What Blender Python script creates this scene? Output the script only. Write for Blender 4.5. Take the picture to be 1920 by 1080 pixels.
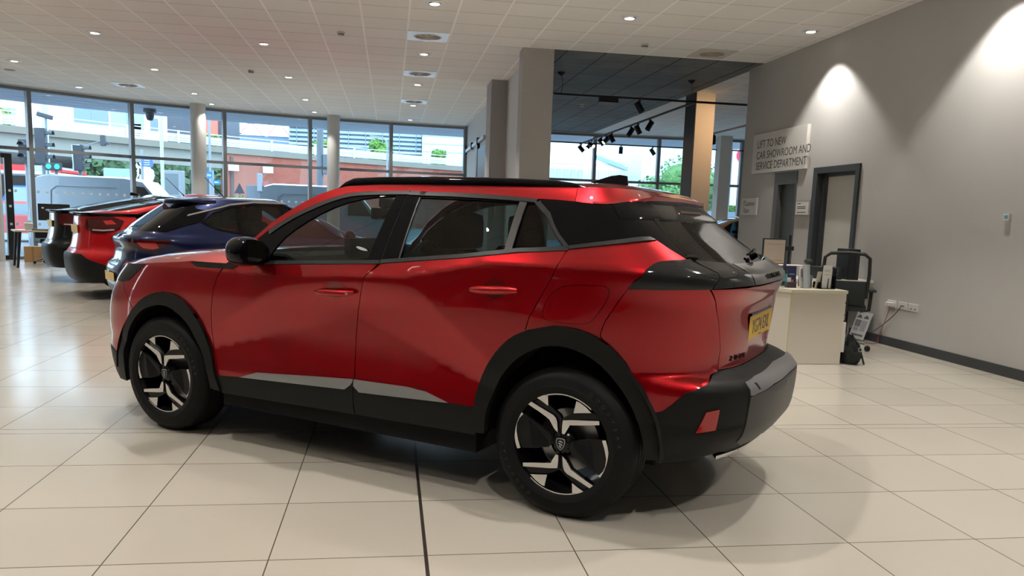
import bpy, bmesh, math, random
from mathutils import Vector, Matrix
from mathutils.geometry import delaunay_2d_cdt
random.seed(7)
for o in list(bpy.data.objects): bpy.data.objects.remove(o)
SC=bpy.context.scene
COL=SC.collection
PI=math.pi
# ---------------------------------------------------------------- camera
cam=bpy.data.cameras.new('camera'); camo=bpy.data.objects.new('camera',cam); COL.objects.link(camo)
cam.sensor_width=36; cam.lens=1502.94/1920*36; cam.shift_y=(618.914-540)/1920
cam.clip_start=.05; cam.clip_end=600
def cam_axes(yaw,pitch,roll):
    def f(P):
        x,y,z=P
        c,s=math.cos(yaw),math.sin(yaw); x,y=x*c-y*s,x*s+y*c
        c,s=math.cos(pitch),math.sin(pitch); d=y*c-z*s;u=y*s+z*c
        c,s=math.cos(roll),math.sin(roll); return (x*c-u*s,x*s+u*c,d)
    cols=[f(v) for v in ((1,0,0),(0,1,0),(0,0,1))]
    r=[Vector([cols[j][i] for j in range(3)]) for i in range(3)]
    return r
rt,up,fw=cam_axes(.153993,.140294,-.034424)
m=Matrix.Identity(4)
for i in range(3): m[i][0]=rt[i]; m[i][1]=up[i]; m[i][2]=-fw[i]
m[2][3]=1.34427
camo.matrix_world=m
SC.camera=camo
# ---------------------------------------------------------------- light and exposure
SC.view_settings.view_transform='Standard'; SC.view_settings.look='None'
SC.view_settings.exposure=0.0; SC.view_settings.gamma=1; SC.view_settings.use_curve_mapping=False
W=bpy.data.worlds.new('overcast_sky'); SC.world=W; W.use_nodes=True
nt=W.node_tree; bg=nt.nodes['Background']
tc=nt.nodes.new('ShaderNodeTexCoord'); sp=nt.nodes.new('ShaderNodeSeparateXYZ'); cr=nt.nodes.new('ShaderNodeValToRGB')
nt.links.new(tc.outputs['Generated'],sp.inputs[0]); nt.links.new(sp.outputs['Z'],cr.inputs['Fac'])
cr.color_ramp.elements[0].position=0.0; cr.color_ramp.elements[0].color=(.86,.95,1.0,1)
cr.color_ramp.elements[1].position=.6; cr.color_ramp.elements[1].color=(.62,.80,1.0,1)
nt.links.new(cr.outputs[0],bg.inputs[0]); bg.inputs[1].default_value=6.0
SUNL=bpy.data.lights.new('hazy_sun','SUN'); SUNL.energy=1.2; SUNL.angle=math.radians(25); SUNL.color=(1,.97,.92)
so=bpy.data.objects.new('hazy_sun',SUNL); COL.objects.link(so); so.rotation_euler=(math.radians(38),0,math.radians(25)); so.location=(0,30,30)
SPOT_W=195.; SPOT_COL=(1.0,.945,.875)
HC=3.87      # ceiling height
# ---------------------------------------------------------------- materials
MATS={}
def mat(name,col=(.5,.5,.5),rough=.5,metal=0.,coat=0.,coatr=.03,emit=None,es=0.,alpha=1.,spec=.5,bump=None,noise=None,trans=0.,ior=1.45):
    if name in MATS: return MATS[name]
    m=bpy.data.materials.new(name); m.use_nodes=True; n=m.node_tree.nodes; l=m.node_tree.links; b=n['Principled BSDF']
    b.inputs['Base Color'].default_value=(*col,1); b.inputs['Roughness'].default_value=rough; b.inputs['Metallic'].default_value=metal
    b.inputs['Coat Weight'].default_value=coat; b.inputs['Coat Roughness'].default_value=coatr
    b.inputs['Specular IOR Level'].default_value=spec; b.inputs['IOR'].default_value=ior
    b.inputs['Transmission Weight'].default_value=trans
    if emit: b.inputs['Emission Color'].default_value=(*emit,1); b.inputs['Emission Strength'].default_value=es
    t=n.new('ShaderNodeTexCoord')
    if noise:   # (scale, amount, detail)
        nz=n.new('ShaderNodeTexNoise'); nz.inputs['Scale'].default_value=noise[0]; nz.inputs['Detail'].default_value=noise[2] if len(noise)>2 else 4
        mp=n.new('ShaderNodeMapRange'); mp.inputs[3].default_value=1-noise[1]; mp.inputs[4].default_value=1+noise[1]
        mx=n.new('ShaderNodeVectorMath'); mx.operation='SCALE'; mx.inputs[0].default_value=col
        l.new(t.outputs['Object'],nz.inputs['Vector']); l.new(nz.outputs[0],mp.inputs[0]); l.new(mp.outputs[0],mx.inputs['Scale']); l.new(mx.outputs[0],b.inputs['Base Color'])
    if bump:    # (scale, strength)
        nz=n.new('ShaderNodeTexNoise'); nz.inputs['Scale'].default_value=bump[0]; nz.inputs['Detail'].default_value=3
        bp=n.new('ShaderNodeBump'); bp.inputs['Strength'].default_value=bump[1]; bp.inputs['Distance'].default_value=.002
        l.new(t.outputs['Object'],nz.inputs['Vector']); l.new(nz.outputs[0],bp.inputs['Height']); l.new(bp.outputs[0],b.inputs['Normal'])
    MATS[name]=m; return m
def glass(name,tint=(.9,.95,.97),rough=0.,refl=1.0):
    """thin pane: see-through tint plus fresnel reflection"""
    if name in MATS: return MATS[name]
    m=bpy.data.materials.new(name); m.use_nodes=True; n=m.node_tree.nodes; l=m.node_tree.links; n.clear()
    o=n.new('ShaderNodeOutputMaterial'); t=n.new('ShaderNodeBsdfTransparent'); g=n.new('ShaderNodeBsdfGlossy'); f=n.new('ShaderNodeFresnel'); x=n.new('ShaderNodeMixShader')
    t.inputs[0].default_value=(*tint,1); g.inputs['Roughness'].default_value=rough; g.inputs[0].default_value=(refl,refl,refl,1)
    ge=n.new('ShaderNodeNewGeometry'); mr=n.new('ShaderNodeMapRange'); mr.inputs[3].default_value=1.5; mr.inputs[4].default_value=1/1.5; l.new(ge.outputs['Backfacing'],mr.inputs[0]); l.new(mr.outputs[0],f.inputs[0])
    l.new(f.outputs[0],x.inputs[0]); l.new(t.outputs[0],x.inputs[1]); l.new(g.outputs[0],x.inputs[2]); l.new(x.outputs[0],o.inputs[0])
    MATS[name]=m; return m
class NB:
    """small node helper"""
    def __init__(s,name,rough=.5,**k):
        s.m=mat(name,rough=rough,**k); s.n=s.m.node_tree.nodes; s.l=s.m.node_tree.links; s.b=s.n['Principled BSDF']
        t=s.n.new('ShaderNodeTexCoord'); q=s.n.new('ShaderNodeSeparateXYZ'); s.l.new(t.outputs['Object'],q.inputs[0]); s.co=t.outputs['Object']
        s.x,s.y,s.z=q.outputs
    def math(s,op,a,b=None,c=None):
        d=s.n.new('ShaderNodeMath'); d.operation=op
        for i,v in enumerate((a,b,c)):
            if v is None: continue
            if isinstance(v,(int,float)): d.inputs[i].default_value=v
            else: s.l.new(v,d.inputs[i])
        return d.outputs[0]
    def mix(s,f,a,b):
        d=s.n.new('ShaderNodeMix'); d.data_type='RGBA'
        for i,v in ((0,f),(6,a),(7,b)):
            if isinstance(v,tuple): d.inputs[i].default_value=(*v,1)
            elif isinstance(v,(int,float)): d.inputs[i].default_value=v
            else: s.l.new(v,d.inputs[i])
        return d.outputs[2]
    def noise(s,scale,detail=4,vec=None):
        d=s.n.new('ShaderNodeTexNoise'); d.inputs['Scale'].default_value=scale; d.inputs['Detail'].default_value=detail
        s.l.new(vec if vec is not None else s.co,d.inputs['Vector']); return d.outputs[0]
    def white(s,a,b):
        c=s.n.new('ShaderNodeCombineXYZ'); s.l.new(a,c.inputs[0]); s.l.new(b,c.inputs[1])
        d=s.n.new('ShaderNodeTexWhiteNoise'); d.noise_dimensions='2D'; s.l.new(c.outputs[0],d.inputs['Vector']); return d.outputs[0]
    def line(s,v,origin,period,half):
        """1 on the joint lines v=origin+k*period"""
        f=s.math('FRACT',s.math('ADD',s.math('DIVIDE',s.math('SUBTRACT',v,origin),period),.5))
        d=s.math('MULTIPLY',s.math('ABSOLUTE',s.math('SUBTRACT',f,.5)),period)
        return s.math('LESS_THAN',d,half)
    def color(s,c): s.l.new(c,s.b.inputs['Base Color'])
    def bump(s,h,st=.3,dist=.002):
        b=s.n.new('ShaderNodeBump'); b.inputs['Strength'].default_value=st; b.inputs['Distance'].default_value=dist; s.l.new(h,b.inputs['Height']); s.l.new(b.outputs[0],s.b.inputs['Normal'])
# ---------------------------------------------------------------- mesh helpers
def link(name,me,m=None,parent=None):
    o=bpy.data.objects.new(name,me); COL.objects.link(o)
    if m is not None and me is not None:
        for q in (m if isinstance(m,(list,tuple)) else [m]): me.materials.append(q)
    if parent is not None: o.parent=parent
    return o
def obj(name,bm,m,parent=None,smooth=False,loc=None,angle=None):
    me=bpy.data.meshes.new(name)
    bmesh.ops.recalc_face_normals(bm,faces=bm.faces[:])
    bm.to_mesh(me); bm.free()
    if smooth:
        for p in me.polygons: p.use_smooth=True
        try: me.set_sharp_from_angle(angle=angle if angle else math.radians(35))
        except Exception: pass
    o=link(name,me,m,parent)
    if loc: o.location=loc
    return o
def thing(name,label,cat,loc=(0,0,0),rz=0.,group=None):
    o=bpy.data.objects.new(name,None); COL.objects.link(o); o.location=loc; o.rotation_euler=(0,0,rz); o.empty_display_size=.1
    o['label']=label; o['category']=cat
    if group:o['group']=group
    return o
def tag(o,label,cat,group=None,kind=None):
    o['label']=label; o['category']=cat
    if group:o['group']=group
    if kind:o['kind']=kind
    return o
def struct(name,bm,m,parent=None,smooth=False):
    o=obj(name,bm,m,parent,smooth)
    if parent is None:o['kind']='structure'
    return o
def box(bm,x0,x1,y0,y1,z0,z1,bev=0.,M=None,mi=0):
    v=[bm.verts.new(p) for p in ((x0,y0,z0),(x1,y0,z0),(x1,y1,z0),(x0,y1,z0),(x0,y0,z1),(x1,y0,z1),(x1,y1,z1),(x0,y1,z1))]
    fs=[bm.faces.new([v[i] for i in q]) for q in ((0,3,2,1),(4,5,6,7),(0,1,5,4),(1,2,6,5),(2,3,7,6),(3,0,4,7))]
    for f in fs:f.material_index=mi
    if bev:
        es=list({e for f in fs for e in f.edges}); r=bmesh.ops.bevel(bm,geom=es,offset=bev,segments=2,profile=.6,affect='EDGES'); v=list({x for f in r['faces'] for x in f.verts}|{x for x in v if x.is_valid})
    if M is not None: bmesh.ops.transform(bm,matrix=M,verts=[x for x in v if x.is_valid])
    return v
def bx(*a,**k):
    bm=bmesh.new(); box(bm,*a,**k); return bm
def tube(bm,pts,r,n=10,closed=False,cap=True):
    """round bar along pts; r a number or a list"""
    pts=[Vector(p) for p in pts]; N=len(pts); rings=[]; pu=None
    for i,p in enumerate(pts):
        a=pts[(i-1)%N] if (i>0 or closed) else p; b=pts[(i+1)%N] if (i<N-1 or closed) else p
        t=(b-a).normalized()
        if pu is None:
            pu=Vector((0,0,1)) if abs(t.z)<.9 else Vector((1,0,0))
        x=t.cross(pu).normalized(); y=x.cross(t).normalized(); pu=y
        rr=r[i] if isinstance(r,(list,tuple)) else r
        rings.append([bm.verts.new(p+x*rr*math.cos(2*PI*k/n)+y*rr*math.sin(2*PI*k/n)) for k in range(n)])
    for i in range(N if closed else N-1):
        A,B=rings[i],rings[(i+1)%N]
        for k in range(n): bm.faces.new((A[k],A[(k+1)%n],B[(k+1)%n],B[k]))
    if cap and not closed: bm.faces.new(rings[0][::-1]); bm.faces.new(rings[-1])
    return bm
def lathe(bm,prof,n=24,axis='z',c=(0,0,0),closed=False,a0=0.,a1=2*PI):
    full=abs(a1-a0-2*PI)<1e-6; K=n if full else n+1
    rings=[]
    for (r,h) in prof:
        ring=[]
        for k in range(K):
            a=a0+(a1-a0)*k/n
            p=(r*math.cos(a),r*math.sin(a),h) if axis=='z' else ((r*math.cos(a),h,r*math.sin(a)) if axis=='y' else (h,r*math.cos(a),r*math.sin(a)))
            ring.append(bm.verts.new((p[0]+c[0],p[1]+c[1],p[2]+c[2])))
        rings.append(ring)
    R=len(rings)
    for i in range(R if closed else R-1):
        A,B=rings[i],rings[(i+1)%R]
        for k in range(n):
            q=(k+1)%K
            try: bm.faces.new((A[k],A[q],B[q],B[k]))
            except Exception: pass
    return bm
def cyl(bm,c,r,h,n=20,axis='z'):
    return lathe(bm,[(.0005,0),(r,0),(r,h),(.0005,h)],n,axis,c)
def prism(bm,poly,d0,d1,f):
    """poly of 2D points extruded between depth d0 and d1; f(a,b,d) gives the point"""
    A=[bm.verts.new(f(a,b,d0)) for a,b in poly]; B=[bm.verts.new(f(a,b,d1)) for a,b in poly]; n=len(poly)
    bm.faces.new(A); bm.faces.new(B[::-1])
    for i in range(n): bm.faces.new((A[i],A[(i+1)%n],B[(i+1)%n],B[i]))
def grid(bm,rows):
    V=[[bm.verts.new(p) for p in r] for r in rows]
    for i in range(len(V)-1):
        for j in range(len(V[0])-1): bm.faces.new((V[i][j],V[i][j+1],V[i+1][j+1],V[i+1][j]))
    return V
def text(name,s,size,m,parent=None,M=None,ext=.001,sx=1.,align='CENTER',space=1.):
    """lettering turned into a mesh"""
    cu=bpy.data.curves.new(name,'FONT'); cu.body=s; cu.size=size; cu.extrude=ext; cu.align_x=align; cu.align_y='CENTER'; cu.space_character=space; cu.resolution_u=3
    t=bpy.data.objects.new(name,cu); COL.objects.link(t)
    bpy.context.view_layer.update()
    me=bpy.data.meshes.new_from_object(t.evaluated_get(bpy.context.evaluated_depsgraph_get()))
    bpy.data.objects.remove(t); bpy.data.curves.remove(cu)
    me.materials.clear()
    T=Matrix.Diagonal((sx,1,1,1))
    me.transform((M if M is not None else Matrix.Identity(4))@T)
    return link(name,me,m,parent)
def frame(o,x,y):
    """matrix with origin o, x axis x, y axis y"""
    x=Vector(x).normalized(); y=Vector(y); z=x.cross(y).normalized(); y=z.cross(x)
    M=Matrix.Identity(4)
    for i in range(3): M[i][0]=x[i];M[i][1]=y[i];M[i][2]=z[i];M[i][3]=o[i]
    return M
def copy_tree(o,parent=None):
    c=o.copy(); COL.objects.link(c); c.parent=parent
    for ch in list(o.children): copy_tree(ch,c)
    return c
import math
def pl(t,pts):
    n=len(pts)
    if t<=pts[0][0]: return pts[0][1]
    if t>=pts[-1][0]: return pts[-1][1]
    for i in range(n-1):
        if t<=pts[i+1][0]:break
    def d(k): return (pts[k+1][1]-pts[k][1])/(pts[k+1][0]-pts[k][0])
    def m(k):
        if k==0: return d(0)
        if k==n-1: return d(n-2)
        a,b=d(k-1),d(k)
        return 0. if a*b<=0 else 2*a*b/(a+b)
    h=pts[i+1][0]-pts[i][0];x=(t-pts[i][0])/h
    return ((1+2*x)*(1-x)**2)*pts[i][1]+x*(1-x)**2*h*m(i)+x*x*(3-2*x)*pts[i+1][1]+x*x*(x-1)*h*m(i+1)
def lin(t,pts):
    if t<=pts[0][0]: return pts[0][1]
    for (a,b),(c,d) in zip(pts,pts[1:]):
        if t<=c: return b+(d-b)*(t-a)/(c-a)
    return pts[-1][1]
class Shell:
    """body skin of a car: a stack of rounded plan contours; u runs from the nose round the side to the tail, z is height"""
    R2=None
    def __init__(s,**k): s.__dict__.update(k)
    def umax(s): return s.sA+s.kA*math.pi/2
    def umin(s): return s.sF-s.kF*math.pi/2
    def warp(s,u,z):
        if not s.crease: return z
        zc=lin(u,s.crease)
        if z<.7: return z
        if z<zc: return .7+(z-.7)*(.985-.7)/(zc-.7)
        if z<1.5: return .985+(z-zc)*(1.5-.985)/(1.5-zc)
        return z
    def half(s,u,z):
        w=pl(u,s.wb)-pl(s.warp(u,z),s.prof)
        if s.facet: w+=s.facet(u,z)
        return w
    def P(s,u,z,off=0.):
        if off:
            n=s.N(u,z);p=s.P(u,z)
            return tuple(p[i]+off*n[i] for i in range(3))
        um=s.umax(); un=s.umin()
        if u>um: p=s.P(2*um-u,z); return (p[0],-p[1],p[2])
        if u<un: p=s.P(2*un-u,z); return (p[0],-p[1],p[2])
        if u>s.sA:
            ph=(u-s.sA)/s.kA; n=pl(z,s.nR)
            w=s.half(s.sA,z)
            c,d=math.cos(ph),math.sin(ph); r=(abs(c)**n+abs(d)**n)**(-1/n)
            R=pl(z,s.R)
            if s.R2:
                k=max(0.,min(1.,(ph-.35)/.50)); k=k*k*(3-2*k); R=R*k+pl(z,s.R2)*(1-k)
            return (s.sA+r*d*(R-s.sA), r*c*w, z)
        if u<s.sF:
            ph=(s.sF-u)/s.kF; n=pl(z,s.nF)
            w=s.half(s.sF,z)
            c,d=math.cos(ph),math.sin(ph); r=(abs(c)**n+abs(d)**n)**(-1/n)
            return (s.sF-r*d*(s.sF-pl(z,s.F)), r*c*w, z)
        return (u,s.half(u,z),z)
    def N(s,u,z,e=.006):
        a=s.P(u+e,z);b=s.P(u-e,z);c=s.P(u,z+e);d=s.P(u,z-e)
        x=[a[i]-b[i] for i in range(3)];y=[c[i]-d[i] for i in range(3)]
        n=[y[1]*x[2]-y[2]*x[1],y[2]*x[0]-y[0]*x[2],y[0]*x[1]-y[1]*x[0]]
        l=math.sqrt(sum(q*q for q in n)) or 1
        return [q/l for q in n]
    def us(s,S,z):
        """u of the side point at distance S behind the front axle"""
        lo,hi=s.umin(),s.umax()
        for _ in range(40):
            m=(lo+hi)/2
            if s.P(m,z)[0]<S: lo=m
            else: hi=m
        return (lo+hi)/2
    def uo(s,o,z):
        """u of the tail point at distance o from the centre line"""
        lo,hi=s.sA,s.umax()+s.kA*.99
        for _ in range(40):
            m=(lo+hi)/2
            if s.P(m,z)[1]>o: lo=m
            else: hi=m
        return (lo+hi)/2
def door_facets(u,z):
    zc=lin(u,SUV_CREASE)
    def dist(a,b):
        L=math.hypot(b[0]-a[0],b[1]-a[1]); return ((b[0]-a[0])*(z-a[1])-(b[1]-a[1])*(u-a[0]))/L
    d2=-dist((1.754,1.029),(2.26,.655)); d3=-dist((.4995,.699),(1.0188,.984))
    d=min(d2,d3,(z-.47))
    if d<=0 or z>zc: return 0.
    f=min(1.,(zc-z)/.16); f=f*f*(3-2*f)
    return -.034*(1-math.exp(-d*.15/.034))*f
SUV_CREASE=[(.8,.975),(1.02,.984),(1.75,1.029),(2.15,1.115),(2.55,1.138),(3.03,1.151),(3.24,1.155)]
SUV=Shell(sA=2.45,sF=.25,kA=.95,kF=.95,crease=SUV_CREASE,facet=door_facets,
 wb=[(-.2,.875),(.25,.885),(1.2,.880),(2.0,.882),(2.45,.89)],
 prof=[(.15,.06),(.30,.008),(.42,.0),(.50,.010),(.66,.010),(.84,.006),(.975,.010),(.992,.012),(1.03,.027),(1.10,.054),(1.2,.096),(1.30,.143),(1.40,.195),(1.47,.24),(1.50,.275),(1.52,.33)],
 R=[(.15,3.16),(.25,3.24),(.36,3.34),(.45,3.405),(.62,3.42),(.65,3.395),(.70,3.265),(.80,3.275),(.98,3.29),(1.07,3.312),(1.112,3.296),(1.145,3.232),(1.165,3.188),(1.20,3.13),(1.30,2.985),(1.42,2.83),(1.52,2.72)],
 R2=[(.15,3.16),(.30,3.27),(.45,3.315),(.70,3.31),(.98,3.30),(1.10,3.285),(1.20,3.13),(1.30,2.985),(1.42,2.83),(1.52,2.72)],
 nR=[(.2,2.9),(.65,2.9),(.7,2.9),(1.0,3.2),(1.2,4.0),(1.5,4.5)],
 F=[(.15,-.74),(.25,-.80),(.45,-.86),(.62,-.88),(.75,-.86),(.9,-.80),(1.0,-.72),(1.52,-.72)],
 nF=[(.2,3.6),(.7,3.6),(1.0,3.),(1.5,3.)])
PL={
 'fender_arch_out':[(-0.3067,0.3425),(-0.2731,0.4592),(-0.2011,0.6478),(-0.1287,0.7491),(-0.0442,0.814),(0.0525,0.8421),(0.1504,0.8324),(0.231,0.7913),(0.3156,0.717),(0.3777,0.6279),(0.4037,0.5516),(0.4487,0.4572),(0.4666,0.3998),(0.5025,0.3132)],
 'fender_arch_in':[(-0.224,0.2901),(-0.2379,0.3782),(-0.2325,0.4657),(-0.1802,0.5919),(-0.112,0.6934),(-0.042,0.7415),(0.0406,0.7647),(0.1218,0.7588),(0.2119,0.7071),(0.2958,0.6176),(0.3461,0.5222),(0.408,0.4251),(0.4284,0.3199)],
 'headlamp':[(-0.142,0.992),(-0.2352,0.8807),(-0.2632,0.8546),(-0.2907,0.912),(-0.26,0.972)],
 'trim':[(0.238,1.0291),(0.2882,1.005),(0.4952,1.0064),(0.569,1.0066)],
 'fdoor_front':[(0.5038,1.0057),(0.4708,0.9506),(0.4427,0.8751),(0.4238,0.7677),(0.4225,0.6383),(0.4279,0.5307),(0.4594,0.3951)],
 'strip_f':[(0.6503,0.4105),(0.7816,0.4505),(1.4371,0.4944),(1.432,0.4644),(1.3922,0.4376)],
 'sill_low':[(0.5096,0.3084),(1.4577,0.3239),(2.0103,0.3297),(2.1636,0.3323)],
 'fdoor_rear':[(1.5726,1.0959),(1.502,1.0275),(1.4783,0.9504),(1.4479,0.8515),(1.436,0.735),(1.436,0.6199),(1.4403,0.5043),(1.4579,0.3256)],
 'rdoor_rear':[(2.6411,1.209),(2.5803,1.1412),(2.5097,1.0268),(2.4351,0.9046),(2.4184,0.8437)],
 'rdoor_bottom':[(2.1582,0.4551),(2.023,0.4519)],
 'strip_r':[(1.4479,0.4939),(1.7687,0.4989),(1.8808,0.4907),(2.0227,0.4544),(1.7224,0.4427),(1.488,0.4349)],
 'rarch_out':[(2.1763,0.3407),(2.1701,0.457),(2.1694,0.5079),(2.1896,0.5847),(2.2344,0.6719),(2.2863,0.7466),(2.3534,0.8099),(2.4291,0.846),(2.5476,0.8745),(2.5966,0.8787),(2.6899,0.8745),(2.7773,0.8495),(2.8528,0.807),(2.9206,0.7424),(2.9644,0.6614),(2.9923,0.5878),(3.0057,0.5357),(3.069,0.3312)],
 'rarch_in':[(2.2331,0.3449),(2.2363,0.4319),(2.2517,0.5016),(2.29,0.5908),(2.3469,0.6756),(2.4133,0.7353),(2.501,0.7788),(2.58,0.7928),(2.6644,0.7901),(2.7546,0.7617),(2.8312,0.7108),(2.8915,0.6344),(2.9358,0.5574),(2.9794,0.4312),(3.0228,0.332)],
 'qtr_top':[(2.6503,1.2163),(3.16,1.2668),(3.1876,1.2666),(3.2584,1.1841)],
 'lamp_top':[(3.2584,1.1841),(3.1106,1.1761),(3.0639,1.1671),(2.9978,1.144),(2.9317,1.0935),(2.9123,1.0632)],
 'lamp_bot':[(3.0387,1.0645),(3.0923,1.0683),(3.2292,1.0827),(3.5168,1.0865),(4.1127,1.0795)],
 'bumpseam':[(2.9102,1.0608),(2.8802,1.0182),(2.8126,0.91),(2.7973,0.8601)],
 'redbottom':[(3.009,0.531),(3.0641,0.5449),(3.091,0.5775),(3.1236,0.6271),(3.1868,0.6529),(3.3452,0.6705),(3.563,0.6816),(3.867,0.6844),(4.2067,0.6872)],
 'tgseam':[(3.2391,1.0653),(3.2931,1.0148),(3.3439,0.9289),(3.3921,0.7997),(3.4041,0.6953)],
 'tgcrease':[(3.5297,1.0669),(3.6629,0.8148),(3.7515,0.7137)],
 'glassL':[(3.2714,1.418),(3.2791,1.1889)],
 'glassB':[(3.3243,1.1837),(3.4402,1.1711),(3.6123,1.1625),(3.9435,1.1593),(4.3139,1.1584)],
 'glassR':[None,(4.4848,1.3173),(4.5486,1.3697),(4.3598,1.4108)],
 'glassT':[(3.3192,1.3557),(4.0212,1.3644)],
 'spred':[(2.9348,1.4136),(3.024,1.4151),(3.1874,1.4322),(3.4226,1.4476),(4.4758,1.4753),None],
 'dlo_top':[(0.7029,1.1704),(0.7659,1.2261),(0.8783,1.2987),(1.0044,1.3609),(1.1207,1.4072),(1.2174,1.4354),(1.3425,1.4497),(1.6157,1.4567),(1.9442,1.4502),(2.153,1.4429),(2.3632,1.4288),(2.7119,1.4229),(2.933,1.4105)],
 'dlo_bot':[(0.758,1.0435),(1.5706,1.0919),(1.5915,1.0972),(2.066,1.1498),(2.3493,1.1893),(2.6518,1.2091)],
 'apill':[(0.677,1.1839),(0.7809,1.2811),(0.9319,1.3786),(1.0336,1.4302),(1.1386,1.4639)],
 'railbot':[(1.1568,1.4642),(1.4776,1.4905),(1.9158,1.4929),(2.3233,1.4867),(2.6912,1.4804),(2.9427,1.4749)],
 'railtop':[(1.1989,1.5027),(1.2574,1.521),(1.4252,1.5282),(1.7647,1.5336),(2.183,1.5303),(2.3774,1.5247),(2.6005,1.518),(2.8499,1.5022)],
 'hood':[(-0.2658,0.9831),(-0.2062,1.0209),(-0.0646,1.0486),(0.1061,1.0705),(0.2844,1.0858),(0.4008,1.0946),(0.5154,1.1003)],
 'plate':[(3.6381,0.9356),(4.0926,0.9269),None,(3.7556,0.802)],
 'exh':[(3.3414,0.3647),(3.4704,0.3684),(3.5182,0.4037),(3.5466,0.4095),None,None,None],
 'flap':[(2.5182,0.9654),(2.5507,1.0213),(2.6181,1.06),(2.8078,1.0687),(2.8344,1.048),(2.8176,0.999),(2.7612,0.9143),(2.7177,0.8962),(2.5568,0.8937),(2.5056,0.9104)],
 'handleF':[(1.1936,0.9326),(1.2197,0.9463),(1.3798,0.9625),(1.4386,0.9552),(1.4232,0.9291),(1.362,0.9177),(1.2284,0.9145)],
 'handleFcup':[(1.2581,0.9636),(1.2957,0.9807),(1.3569,0.9849),(1.3798,0.9625),(1.3492,0.9118),(1.2859,0.8923),(1.2528,0.9144)],
 'handleR':[(2.1321,1.0122),(2.1549,1.0251),(2.3329,1.0378),(2.3739,1.0299),(2.3635,1.0081),(2.3156,0.9959),(2.1563,0.9967)],
 'handleRcup':[(2.1951,1.0297),(2.2237,1.0574),(2.2929,1.0579),(2.3136,1.0365),(2.2961,0.9944),(2.2531,0.9654),(2.2071,0.9876)],
 'fglass':[(0.8257,1.0615),(0.8369,1.1247),(0.9093,1.2135),(1.0552,1.3127),(1.2077,1.382),(1.3677,1.4191),(1.5406,1.4306),(1.4854,1.1036)],
 'rglass':[(1.692,1.4252),(2.2827,1.4134),(2.2871,1.1902),(2.0623,1.1606),(1.6789,1.1195)],
 'qglass':[(2.3157,1.4091),(2.3625,1.4076),(2.6031,1.2291),(2.3145,1.1939)],
 'qsurround':[(2.3693,1.4276),(2.6509,1.2272)],
 'doorcut':[(1.6157,1.4567),(1.5703,1.0926)],
 'crease1':[(1.7609,1.0299),(1.5575,1.019),(2.0828,1.1008),(2.1773,1.1308),(2.1538,0.7407)],
 'crease2':[(2.5812,1.1412),(3.0375,1.1536)],
 'crease3':[(0.8714,0.971),(1.0141,0.9832),(0.7887,0.8905),(0.5163,0.7021)],
 'reflector':[(3.1883,0.5488),(3.2401,0.5593),(3.2372,0.4668),(3.1613,0.4549)],
 'cladtop':[(3.1265,0.6272),(3.2337,0.6273),(3.3982,0.632),(3.3985,0.6115),(3.3952,0.5441),(3.3916,0.4512),(3.3619,0.3638)],
 'skid':[(3.4003,0.6535),(3.8032,0.6631),(4.3299,0.6708),None,(3.4486,0.6163),(3.399,0.6079)],
 'bumpbot':[(3.0794,0.3178),(3.1656,0.3167),(3.25,0.342),(3.3436,0.3626),(3.4257,0.3563),None],
 'lampsplit':[(3.2293,1.0836),(3.2699,1.1311),(3.1913,1.1611)],
 'D1':[(2.933,1.4105),(3.1876,1.2666)],
 'letters2008':[(3.4797,0.742),(3.6569,0.7511)],
 'PEUG':[(3.6888,1.1066),(4.1882,1.1104)],
}
# ---------------------------------------------------------------- car body tools
def inside(p,poly):
    x,y=p; c=False; n=len(poly); j=n-1
    for i in range(n):
        xi,yi=poly[i];xj,yj=poly[j]
        if (yi>y)!=(yj>y) and x<(xj-xi)*(y-yi)/(yj-yi)+xi: c=not c
        j=i
    return c
def dens(poly,step):
    out=[]; n=len(poly)
    for i in range(n):
        a,b=poly[i],poly[(i+1)%n]; L=math.hypot(b[0]-a[0],b[1]-a[1]); k=max(1,int(math.ceil(L/step)))
        for q in range(k): out.append((a[0]+(b[0]-a[0])*q/k,a[1]+(b[1]-a[1])*q/k))
    return out
def smooth_poly(pts,it=1):
    """soften an open line of points, ends kept"""
    for _ in range(it):
        out=[pts[0]]
        for a,b in zip(pts,pts[1:]):
            out+= [(a[0]*.75+b[0]*.25,a[1]*.75+b[1]*.25),(a[0]*.25+b[0]*.75,a[1]*.25+b[1]*.75)]
        out.append(pts[-1]); pts=out
    return pts
def dedup(poly):
    out=[]
    for p in poly:
        if not out or math.hypot(p[0]-out[-1][0],p[1]-out[-1][1])>1e-4: out.append(p)
    if math.hypot(out[0][0]-out[-1][0],out[0][1]-out[-1][1])<1e-4: out.pop()
    return out
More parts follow.
